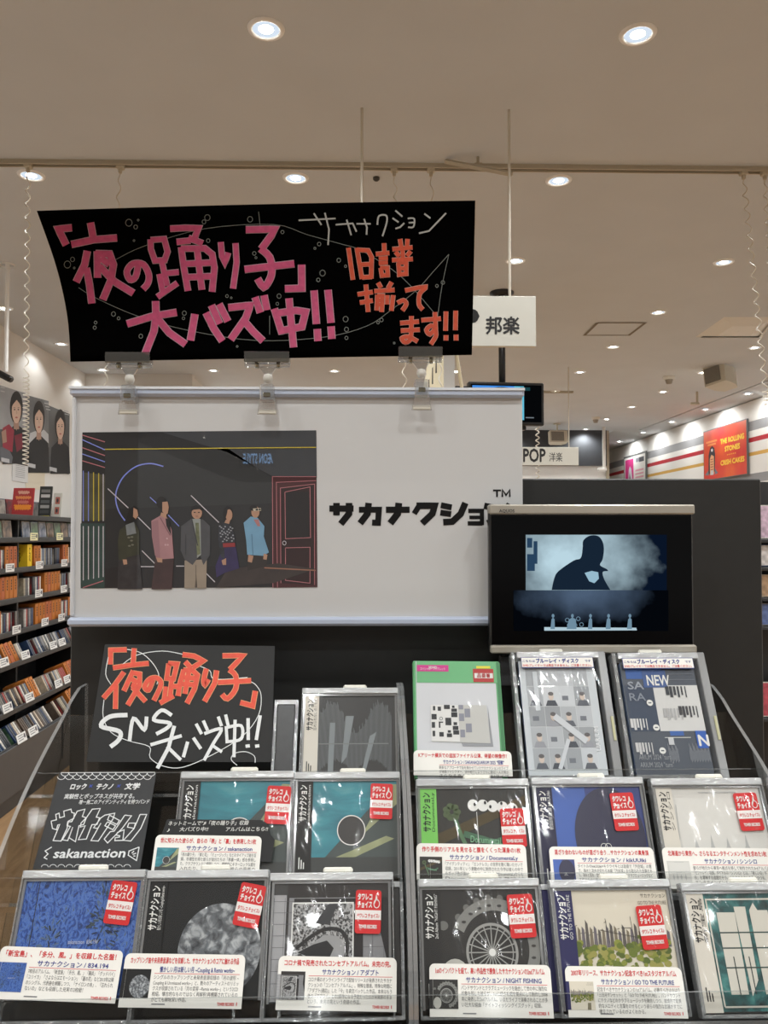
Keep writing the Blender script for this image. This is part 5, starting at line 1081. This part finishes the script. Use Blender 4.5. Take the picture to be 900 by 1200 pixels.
# --- tall boxes in the back row
GRN = mat('dvd_green', (104, 178, 122), .35, coat=.4, noise=.03); DVW = mat('dvd_cover_grey', (206, 208, 212), .35, coat=.5, noise=.02)
M0 = rowM(4, 0, 0, .004); a = loc(M0, 482, 774); b = loc(M0, 584, 776); W = b[0] - a[0]; Hd = a[1] - .002
M = M0 @ T_((a[0], a[1] - Hd, 0)) @ Matrix.Rotation(-.012, 4, 'Z'); t = thing('film_box', 'tall white and green film box in the back row, centre', 'film box', M)
MB().box((W / 2, Hd / 2, -.007), (W, Hd, .014), GRN, .002).build('case', t); q = MB(); U = lambda x, y: ((x - 15) / 705 * W, Hd - (y - 65) / 730 * Hd * .76)
q.rect(.0045, 0, W - .008, Hd - .001, .0004, DVW); a, b = U(45, 70), U(690, 255); q.rect(a[0], b[1], b[0], a[1], .0008, GRN); a, b = U(690, 70), U(715, 800); q.rect(W * .955, 0, W - .001, Hd - .002, .0009, ink(70, 132, 88))
a, b = U(48, 105), U(302, 160); q.rect(a[0], b[1], b[0], a[1], .0012, ink(206, 56, 142)); q.text('3DVD', (a[0] + b[0]) / 2, a[1] - .0055, .005, .0015, IW, al='C', bold=.03); q.text('スペシャル・ブックレット', (a[0] + b[0]) / 2, b[1] + .002, .005, .0015, IW, w=.037, al='C')
a, b = U(498, 135), U(662, 248); q.rect(a[0], b[1], b[0], a[1], .0012, ink(182, 58, 56)); c, e = U(508, 172), U(656, 215); q.rect(c[0], e[1], e[0], c[1], .0014, IW); q.text('品番着', (c[0] + e[0]) / 2, e[1] + .0015, .007, .0016, ink(176, 50, 50), w=.019, al='C', bold=.02); c, e = U(526, 110), U(640, 132); q.rect(c[0], e[1], e[0], c[1], .0012, ink(226, 216, 70))
a, b = U(365, 435), U(620, 770); q.poly([U(600, 440), U(625, 770), U(390, 770), U(380, 745), U(600, 745)][::-1], .001, ink(150, 152, 156)); q.poly([U(150, 440), U(590, 440), U(605, 745), U(150, 735)][::-1], .0012, ink(196, 196, 192)); q.poly([U(150, 440), U(365, 440), U(370, 735), U(150, 728)][::-1], .0013, ink(222, 222, 220))
for x, y, w, h in ((168, 450, 18, 36), (205, 455, 26, 34), (255, 440, 46, 34), (318, 445, 20, 20), (312, 470, 44, 26), (155, 515, 40, 44), (310, 500, 48, 40), (262, 545, 46, 60), (155, 580, 26, 46), (210, 576, 34, 10), (210, 586, 12, 40), (318, 610, 44, 32), (325, 580, 28, 24), (320, 645, 46, 34), (160, 650, 20, 44), (212, 660, 34, 36), (270, 670, 40, 30), (278, 645, 24, 20)): q.poly([U(x, y), U(x + w, y), U(x + w, y + h), U(x, y + h)][::-1], .0015, ink(44, 46, 50))
for x, y, w, h in ((370, 440, 36, 36), (370, 510, 40, 60), (415, 470, 44, 70), (420, 590, 46, 70), (375, 640, 36, 60)): q.poly([U(x, y), U(x + w, y), U(x + w, y + h), U(x, y + h)][::-1], .0015, ink(140, 142, 154))
c = U(229, 552); q.ring(c[0], c[1], .0022, .0007, .0016, ink(60, 62, 66), 12)
q.build('cover_print', t); MB().rect(.001, .001, W - .001, Hd - .001, .003, FILM).build('film_wrap', t)
def bluray(px, py, W, label, kl, art, flip=0):
    Hb = .180; M0 = rowM(4); a = loc(M0, px, py); Hb = a[1] - .001; M = M0 @ T_((a[0] + W / 2, .0008, 0)); D = .020
    t = thing('disc_keeper', kl, 'disc keeper', M, 'tall clear keepers in the back row')
    HZ = clear_mat('keeper_side_haze', (.75, .77, .79), .2, .5, .15, haze=.25)
    MB().box((-W / 2 + .003, Hb / 2, .002 - D / 2), (.006, Hb, D), FRAME, .001).box((W / 2 - .006, Hb / 2, .002 - D / 2), (.012, Hb, D), HZ, .001).box((0, .003, .002 - D / 2), (W - .018, .006, D), FRAME, .001).box((0, Hb - .005, .002 - D / 2), (W - .018, .010, D), TOPBAR, .001).build('frame', t)
    MB().rect(-W / 2 + .006, .006, W / 2 - .012, Hb - .010, .0022, FILM).build('clear_front', t); MB().box((-.008, Hb + .0035, -.008), (.036, .008, .005), TABW, .002).build('lock_tab', t)
    MB().box((W / 2 - .004, .07, .003), (.0035, .034, .002), mat('alarm_strip', (186, 184, 146), .5)).build('alarm_strip', t)
    q = MB(); q.slab([(-W * .40, Hb - .0255), (W * .36, Hb - .0255), (W * .36, Hb - .009), (-W * .40, Hb - .009)], .003, .0034, mat('label_blue_rim', (44, 54, 130), .4)); q.rect(-W * .395, Hb - .0245, W * .355, Hb - .010, .0037, CARD)
    q.text('こちらは', -W * .385, Hb - .0168, .0040, .0040, BI, w=.0185, bold=.02); q.text('ブルーレイ・ディスク', -W * .245, Hb - .0178, .0075, .0040, BI, w=.064, bold=.05); q.text('です', W * .27, Hb - .0168, .0040, .0040, BI, w=.009, bold=.02); q.text('DVDプレイヤーでは再生できません。ご注意ください。', -W * .385, Hb - .0234, .0040, .0040, RI, w=W * .72, bold=.02)
    q.build('notice_label', t)
    b = thing('film_disc', label, 'film disc', M @ T_((-.004, .0065, -.0025))); w, h = W - .030, Hb - .020
    MB().box((0, h / 2, -.006), (w, h, .0115), mat('bluray_case', (92, 110, 140), .3, coat=.4), .002).build('case', b)
    q = MB(); art(q, w, h); q.build('cover_print', b)
def art_faces(q, w, h):
    q.rect(-w / 2, 0, w / 2, h, .0004, mat('sleeve_pale', (196, 202, 206), .35, coat=.4)); q.rect(-w * .42, h * .04, w * .40, h * .96, .0006, mat('sleeve_paler', (206, 210, 212), .35, coat=.4)); rr = random.Random(4)
    for j in range(5):
        for i in range(4):
            x0, y0 = -w * .42 + i * w * .205, h * (.05 + j * .18); v = rr.randint(150, 206); q.rect(x0, y0, x0 + w * .2, y0 + h * .175, .0008, ink(v, v + 4, v + 8))
            if (i + j) % 3 < 2 and j < 4: q.poly([(x0 + w * .02, y0), (x0 + w * .05, y0 + h * .05), (x0 + w * .15, y0 + h * .05), (x0 + w * .18, y0)], .0010, ink(*((90, 94, 102), (150, 152, 158), (70, 74, 82))[(i * 2 + j) % 3])); q.ell(x0 + w * .1, y0 + h * .085, w * .034, h * .036, .0012, ink(206, 190, 178), 14); q.ell(x0 + w * .1, y0 + h * .108, w * .036, h * .018, .0013, ink(96, 92, 92), 14)
            elif j < 4: q.rect(x0 + w * .04, y0 + h * .05, x0 + w * .12, y0 + h * .09, .0010, ink(112, 116, 124))
    q.line([(-w * .30, h * .9), (-w * .30, h * .55)], w * .06, .0016, ink(200, 206, 210)); q.line([(-w * .1, h * .5), (w * .28, h * .28)], w * .08, .0016, ink(202, 206, 210)); q.line([(w * .05, h * .3), (-w * .1, h * .05)], w * .05, .0016, ink(202, 206, 210))
    q.text('UARIUM', w * .445, h * .2, .009, .0016, ink(232, 234, 236), w=.034, rot=math.pi / 2, bold=.02)
def art_new(q, w, h):
    q.rect(-w / 2, 0, w / 2, h, .0004, mat('sleeve_slate', (66, 74, 86), .35, coat=.4)); q.rect(-w * .44, h * .84, w * .05, h * .97, .0008, ink(58, 96, 164)); q.rect(-w * .10, h * .37, w / 2, h * .78, .0006, ink(206, 206, 204)); q.rect(-w * .48, h * .37, -w * .10, h * .78, .0006, ink(54, 66, 86)); q.rect(w * .02, h * .33, w * .2, h * .37, .0008, ink(58, 96, 164))
    q.rect(-w * .22, h * .76, w * .1, h * .92, .0010, ink(62, 88, 140)); q.text('NEW', -w * .17, h * .78, .022, .0014, IW, w=.034, bold=.02)
    q.text('SA', -w * .44, h * .745, .016, .0012, ink(150, 156, 166), w=.024, bold=.02); q.text('RA', -w * .44, h * .64, .016, .0012, ink(130, 138, 150), w=.024, bold=.01)
    for x, y, s, m in ((-.02, .54, .9, (170, 170, 170)), (.19, .56, .9, (60, 60, 64)), (.06, .74, 1.0, (52, 56, 62)), (-.48, .45, .8, (206, 206, 206)), (-.46, .24, .8, (196, 196, 196))):
        for k in range(6): q.rect(w * (x + .052 * k * s), h * (y - .05 - .02 * (k % 2)), w * (x + .046 * (k + 1) * s), h * (y + .03), .0012, ink(*m))
    for x, y in ((-.18, .62), (-.15, .40), (-.12, .20)): q.ell(w * x, h * y, w * .042, h * .028, .0014, IW, 18); q.rect(w * (x - .02), h * (y - .005), w * (x + .02), h * (y + .005), .0016, ink(90, 96, 104))
    for k in range(34):
        x = w * (.10 + .0115 * k) if k > 10 else w * (.02 + .0115 * k) - w * .06; q.rect(x, h * (.10 + .01 * (k % 3)), x + w * .004, h * (.26 - .02 * (k % 4)), .0012, ink(160, 164, 170))
    q.rect(-w * .02, h * .25, w * .05, h * .31, .0014, ink(196, 198, 200)); q.rect(-w * .06, h * .31, w * .28, h * .315, .0014, IW)
    q.rect(w * .35, h * .22, w * .49, h * .37, .0016, ink(46, 92, 176)); q.text('N', w * .37, h * .24, .022, .0019, IW, bold=.03); q.text('ARIUM 2024 "turn"', -w * .44, h * .125, .010, .0014, ink(150, 154, 158), w=.048); q.text('ARIUM 2024 "turn"', -w * .44, h * .06, .010, .0014, ink(150, 154, 158), w=.048)
    for k in range(3): q.rect(w * .12, h * (.83 + .05 * k), w * .48, h * (.834 + .05 * k), .0012, ink(120, 126, 134))
bluray(598, 764, .142, 'pale film disc with a grid of small portraits in the back row', 'tall clear keeper around the pale film disc', art_faces)
bluray(716, 765, .140, 'slate blue film disc marked NEW in the back row', 'tall clear keeper around the slate blue film disc', art_new)

# --- comment cards
card(1, (2, 1108.5), (145, 1114), .052, 'white comment card before the blue painted disc', '「新宝島」、「多分、風。」を収録した名盤！', SK_ + ' / 834.194', ['7枚目のアルバム。「新宝島」「多分、風。」「陽炎」「グッドバイ」', '「ユリイカ」「さよならはエモーション」「蓮の花」など2013年以降', 'のシングル、代表曲を網羅しつつ、「ナイロンの糸」、「忘れられ', 'ないの」なども収録した充実の2枚組！'], art_blue)
card(1, (147.5, 1117), (288, 1119), .053, 'white comment card before the grey sphere disc', 'カップリング曲や未発表音源などを収録した、サカナクションのコアに触れる作品', '懐かしい月は新しい月 ~Coupling & Remix works~', ['シングルのカップリングと未発表音源収録の「月の波形 ~', 'Coupling & Unreleased works~」と、数々のアーティストのリミッ', 'クスが収録されている「月の変容 ~Remix works~」という2CD', '枚組。懐古的なものではなく再解釈/再構築されているの', 'がとても興味深い作品。'], art_moon)
card(1, (327, 1120), (465, 1122.5), .053, 'white comment card before the grey halftone disc', 'コロナ禍で発売されたコンセプトアルバム。未完の完。', SK_ + ' / アダプト', ['コロナ禍のオンラインライブで配信リリースが発表されたサカナ', 'クションの「コンセプトアルバム」。特殊な環境、特殊な時間に', '「アダプト(適応)」した「今」を真空パックした作品。本来はもう', '後の「アプライ」との2部作になる予定だったのが未発表のまま', 'という、未完の完という奇跡の作品。'], art_eye)
card(1, (503, 1129), (644.5, 1131), .052, 'white comment card before the wheel disc', '1stのインパクトを経て、高い作品性で勝負したサカナクションの2ndアルバム', SK_ + ' / NIGHT FISHING', ['バンドサウンドとクラブミュージックを融合して世の中に強烈な', '印象を残した彼らが、1stに続き札幌を拠点にして制作し2008', '年に発表した2ndアルバム。いまだライブで演奏されることが多', 'い壮大な組曲「ナイトフィッシングイズグッド」収録。'], art_wheel)
card(1, (661.5, 1132), (798, 1133.5), .053, 'white comment card before the cream treetop disc', '2007年リリース、サカナクション記念すべき1stスタジオアルバム', SK_ + ' / GO TO THE FUTURE', ['記念すべきサカナクションの1stアルバム。必聴すべきはやはり', '「三日月サンセット」と「GO TO THE FUTURE」。バンドサウンド', 'にテクノなどのクラブミュージックを融合しつつ、叙情的で耽美', '的なメロディと言葉をのせるという彼らの強烈な武器がすでに', '確立されているのがよくわかる。'], art_city)
card(2, (183, 978), (307, 980), .050, 'white comment card below the black hand-written note', '世に知られた彼らが、自らの「表」と「裏」を表現した1枚', SK_ + ' / sakanaction', ['「夜の踊り子」「僕と花」「ミュージック」などのタイアップ曲を収', '録。市場性を得た彼らが自分たちの「表裏一体」感を表現し', 'た。クラブサウンドに傾倒しつつ、戦略的にギターロックな面を', '入れたり、言葉で表現する彼らの音楽の', '奥深さが伺える1枚。'], art_tealdisc, lift=.0072)
card(2, (488, 988), (616, 990), .048, 'white comment card before the disc with five white circles', '作り手側のリアルを見せると腹をくくった渾身の1枚', SK_ + ' / DocumentaLy', ['「アイデンティティ」「エンドレス」の世界を聴く聞いたせいで', '収録。2011年という激動の中に制作された今作は彼らの中で', 'もポップ色が強い。それは、タイトルのDocumentaLyからも', 'DocumentaLyという意味が', '伝わってくる。'], art_doc)
card(2, (643, 992), (765, 993), .048, 'white comment card before the two-tone blue disc', '混ざり合わないものが混ざり合う…サカナクションの真骨頂', SK_ + ' / kikUUiki', ['タイトルのkikUUiki=キクウイキとは造語で「汽空域」の意', 'で、海水と淡水が交わる水域「汽水域」から取られた言葉だそ', 'う。海水と淡水、空気と動物、バンドサウンドとクラブミュージックなど', '本作のために新たに加えられて'], art_navy)
card(2, (775, 993), (903, 994), .048, 'white comment card before the plain white disc', '北海道から東京へ。さらなるエンタテインメント性を求めた1枚', SK_ + ' / シンシロ', ['彼らが地元から東京へ拠点を移して制作された3rdアルバム。', '「セントレイ」収録。タイトルの「シンシロ」とは、「新しい白」や「真', '白」を意味する造語だそう。これまでの流れを汲みつつも、より', 'エンタテインメント性を求め、サカナクション', 'なりのかを極めた1枚。'], art_pale)
card(4, (484.5, 879), (599, 880.5), .034, 'white comment card before the green and white film box', 'Kアリーナ横浜での追加ファイナル公演、待望の映像作！', SK_ + ' / SAKANAQUARIUM 2025 "怪獣"', ['斬新なアプローチで話を聞かせていたサカナクションのライブ', 'が映像ディレクター、田中裕介によりさらに進化!一人の男が', 'さらなる高みを目指し走る!ライブ', '音質も向上。'], None, lift=.0086)

# --- hand-written signs on black card
BLKC = mat('black_card_stock', (31, 31, 31), .7, noise=.06, scale=60); STRK = mat('chalk_white', (224, 226, 226), .6, noise=.06, scale=200); OR2 = mat('orange_marker_bright', (222, 82, 60), .6, noise=.08, scale=140); OE2 = mat('marker_edge_yellow', (232, 170, 120), .6)
Ms = rowM(3, 0, 0, .003); c = [loc(Ms, *p) for p in ((123, 755), (322, 757), (318, 893), (101, 893))]
t = thing('hand_written_sign', 'charcoal sign with orange and white hand lettering standing in the back row', 'sign', Ms)
MB().slab([c[3], c[2], c[1], c[0]], -.0015, 0, BLKC).build('card', t)
d = Draw(px_fn(Ms), (110, 750), 7.5)
d.marker([[(290, 86), (150, 90), (148, 216)], [(355, 74), (345, 215)], [(168, 246), (320, 222), (484, 206)], [(266, 282), (182, 400), (84, 512)], [(196, 396), (190, 608)], [(348, 270), (264, 450)], [(345, 290), (404, 300), (402, 400), (298, 574)], [(340, 415), (456, 542)], [(335, 345), (385, 372)], [(330, 392), (380, 410)], smooth([(522, 350), (482, 440), (447, 410), (490, 345), (556, 335), (592, 392), (528, 534)], 4), [(660, 208), (642, 338), (700, 342), (732, 212), (654, 206)], [(686, 340), (670, 505)], [(676, 410), (742, 408)], [(634, 410), (620, 526)], [(580, 556), (702, 490)]], 5.2, OR2, OE2, ew=.6)
d.at((200, 750), 7.5); d.marker([[(105, 130), (205, 142), (290, 184), (196, 244)], [(128, 192), (182, 250)], [(118, 262), (84, 380), (66, 494)], [(112, 266), (192, 268), (238, 312), (210, 430), (144, 558)], [(162, 270), (126, 474)], [(100, 330), (232, 338)], [(92, 388), (216, 394)], smooth([(315, 252), (292, 350), (302, 394), (332, 346)], 3), [(405, 268), (388, 380), (298, 542)], [(456, 140), (642, 136), (590, 190), (520, 262)], smooth([(514, 262), (572, 315), (572, 430), (500, 516), (452, 478)], 3), [(415, 374), (708, 358)], [(745, 448), (722, 580), (612, 550)]], 5.4, OR2, OE2, ew=.6)
d.at((110, 825), 4.286)
for a, w in (([(170, 56), (80, 65), (38, 112), (128, 138), (128, 178), (84, 216)], 5.2), ([(180, 188), (200, 74), (254, 130), (266, 64)], 4.4), ([(392, 58), (342, 32), (302, 80), (380, 96), (370, 120), (314, 152)], 4.4), ([(285, 206), (442, 160)], 4), ([(405, 110), (376, 220), (320, 324)], 4.4), ([(368, 214), (438, 282)], 4), ([(472, 190), (450, 268)], 4), ([(500, 170), (538, 226)], 4), ([(514, 100), (542, 152)], 3.8), ([(550, 84), (572, 134)], 3.8), ([(555, 150), (640, 126), (600, 200), (554, 284)], 3.8), ([(590, 205), (644, 242)], 3.6), ([(625, 64), (642, 112)], 3.8), ([(662, 54), (676, 112)], 3.8), ([(665, 112), (670, 198)], 3.6), ([(664, 120), (740, 110), (740, 176), (670, 190)], 3.6), ([(710, 80), (704, 268)], 3.8), ([(775, 72), (776, 182)], 4), ([(772, 204), (774, 220)], 5), ([(836, 58), (816, 182)], 4), ([(820, 204), (822, 220)], 5)): d.line(a, w, .0010, STRK, len(a) > 3)
for a in ([(149, 761), (165, 765), (178, 776), (186, 790), (184, 802)], [(142, 780), (160, 768), (190, 763), (215, 767)], [(127, 770), (124, 790), (130, 802)], [(122, 820), (121, 840), (130, 858), (150, 868), (175, 875), (176, 888), (192, 898), (215, 899), (250, 884), (285, 862), (303, 838), (306, 815), (300, 803), (292, 798)], [(232, 780), (246, 786), (252, 796), (290, 794)], [(278, 897), (271, 890), (275, 883), (288, 881), (298, 886), (299, 894)]): d.line(smooth(a, 4), .9, .0003, STRK, raw=True)
d.mb.build('hand_lettering', t)
Ms = rowM(2, 0, 0, .004); c = [loc(Ms, *p) for p in ((70, 905), (183, 906), (164, 1018), (38, 1019))]
t = thing('hand_written_sign', 'charcoal sign with white outlined lettering at the left end of the middle row', 'sign', Ms)
MB().slab([c[3], c[2], c[1], c[0]], -.0015, 0, mat('black_card_stock2', (50, 51, 53), .6, noise=.06, scale=60)).build('card', t)
d = Draw(px_fn(Ms), (50, 890), 6.43)
for a in ([(65, 465), (105, 455), (100, 415), (125, 405), (130, 440), (165, 430), (160, 390), (215, 375), (220, 400), (240, 405), (235, 445), (195, 465), (185, 520), (140, 615), (80, 612), (130, 490), (115, 495), (105, 530), (75, 520), (65, 465)], [(220, 470), (235, 440), (262, 390), (320, 375), (300, 430), (330, 440), (310, 490), (275, 500), (248, 620), (200, 590), (228, 510), (190, 612), (150, 606), (210, 505), (185, 500), (190, 470), (220, 470)], [(330, 440), (375, 375), (435, 370), (405, 435), (430, 440), (410, 490), (372, 492), (330, 600), (270, 605), (322, 500), (285, 510), (290, 480), (330, 440)], [(440, 440), (470, 420), (545, 405), (530, 450), (420, 615), (365, 612), (440, 480), (415, 520), (385, 515), (440, 440)], [(505, 420), (580, 460), (560, 490), (490, 455), (505, 420)], [(490, 470), (550, 500), (530, 530), (470, 500), (490, 470)], [(620, 420), (670, 425), (600, 520), (490, 630), (465, 600), (510, 545), (540, 540), (620, 420)], [(565, 550), (615, 530), (605, 610), (545, 612), (548, 590), (580, 585), (582, 575), (555, 570), (565, 550)], [(650, 480), (700, 480), (690, 520), (640, 510), (650, 480)], [(735, 415), (785, 415), (740, 520), (665, 615), (610, 610), (690, 520), (735, 415)], [(70, 660), (20, 690), (42, 712), (12, 740), (36, 752)], [(728, 660), (652, 690), (646, 722), (708, 762), (728, 660)], [(690, 690), (672, 706)], [(706, 706), (678, 716)], [(700, 728), (684, 728)]): d.line(a, 1.15, .0006, STRK)
for k in range(12):
    x = 140 + k * 59
    for dx, y0 in ((0, 102), (-28, 128)): d.line([(x + dx + 29 + 29 * math.cos(math.pi * j / 8), y0 + 24 * math.sin(math.pi * j / 8)) for j in range(9)], .7, .0006, STRK)
    if k < 11: d.line([(18 + k * 62 + 26 * math.cos(math.pi * j / 8), 812 - 20 * math.sin(math.pi * j / 8)) for j in range(9)], .6, .0006, STRK)
d.line([(140, 100), (848, 97)], .7, .0006, STRK)
def tx(s, x0, x1, y, size, m, bold=.0, shear=.22):
    a = loc(Ms, 50 + x0 / 6.43, 890 + y / 6.43); b = loc(Ms, 50 + x1 / 6.43, 890 + y / 6.43); d.mb.text(s, a[0], a[1], size, .0008, m, w=b[0] - a[0], bold=bold, shear=shear)
tx('ロック', 205, 325, 224, .0082, STRK, .05); tx('×', 345, 372, 218, .008, ink(60, 76, 160), .04); tx('テクノ', 400, 525, 224, .0082, STRK, .05); tx('×', 555, 582, 218, .008, ink(60, 76, 160), .04); tx('文学', 615, 728, 222, .0085, STRK, .05)
tx('実験性とポップネスが共存する。', 160, 690, 295, .0068, STRK, .02); tx('唯一無二のアイデンティティを持つバンド', 272, 800, 336, .0062, STRK, .02); tx('sakanaction', 78, 618, 742, .0150, STRK, .025, .15)
d.mb.build('hand_lettering', t)
# black note with white pen above the card
Ms = rowM(2, 0, 0, .0048); c = [loc(Ms, *p) for p in ((196, 960), (308, 961), (314, 966), (317, 978), (322, 984), (318, 1010), (178, 1010))]
t = thing('hand_written_note', 'black rounded note with small white handwriting over the teal disc', 'note', Ms); MB().slab(c[::-1], -.0008, 0, mat('black_note_card', (22, 22, 23), .6)).build('card', t)
d = Draw(px_fn(Ms), (190, 890), 6.43); PEN = ink(214, 214, 210)
def tx2(s, x0, x1, y, size):
    a = loc(Ms, 190 + x0 / 6.43, 890 + y / 6.43); b = loc(Ms, 190 + x1 / 6.43, 890 + y / 6.43); d.mb.text(s, a[0], a[1], size, .0005, PEN, w=b[0] - a[0], bold=.015, shear=.15)
tx2('ネットミームで"♫「夜の踊り子」収録', 45, 650, 496, .0060); tx2('大バズり中!!', 130, 345, 540, .0058); tx2('アルバムはこちら!!', 478, 795, 540, .0058); tx2('♪', 36, 56, 545, .006); d.mb.build('handwriting', t)

# ------------------------------------------------------------------ lit shop sign behind the viewer, met only in the board's gloss
Ysg = 2 * YW - 9.2; A = P(285, 545, 9.2); Bv = P(320, 521, 9.2)
t = thing('lit_shop_sign', 'blue-white lit letters across the hall, mirrored in the board gloss', 'sign', Matrix(((-1, 0, 0, Bv.x), (0, 0, 1, Ysg), (0, 1, 0, A.z), (0, 0, 0, 1))))
q = MB(); q.text('ÆON STYLE', 0, .02, .16, .012, emit_mat('sign_light', (150, 200, 255), 9.0), w=Bv.x - A.x, bold=.02); q.build('letters', t); MB().box(((Bv.x - A.x) / 2, .08, 0), (Bv.x - A.x + .1, .22, .02), BLACK).build('back_plate', t)
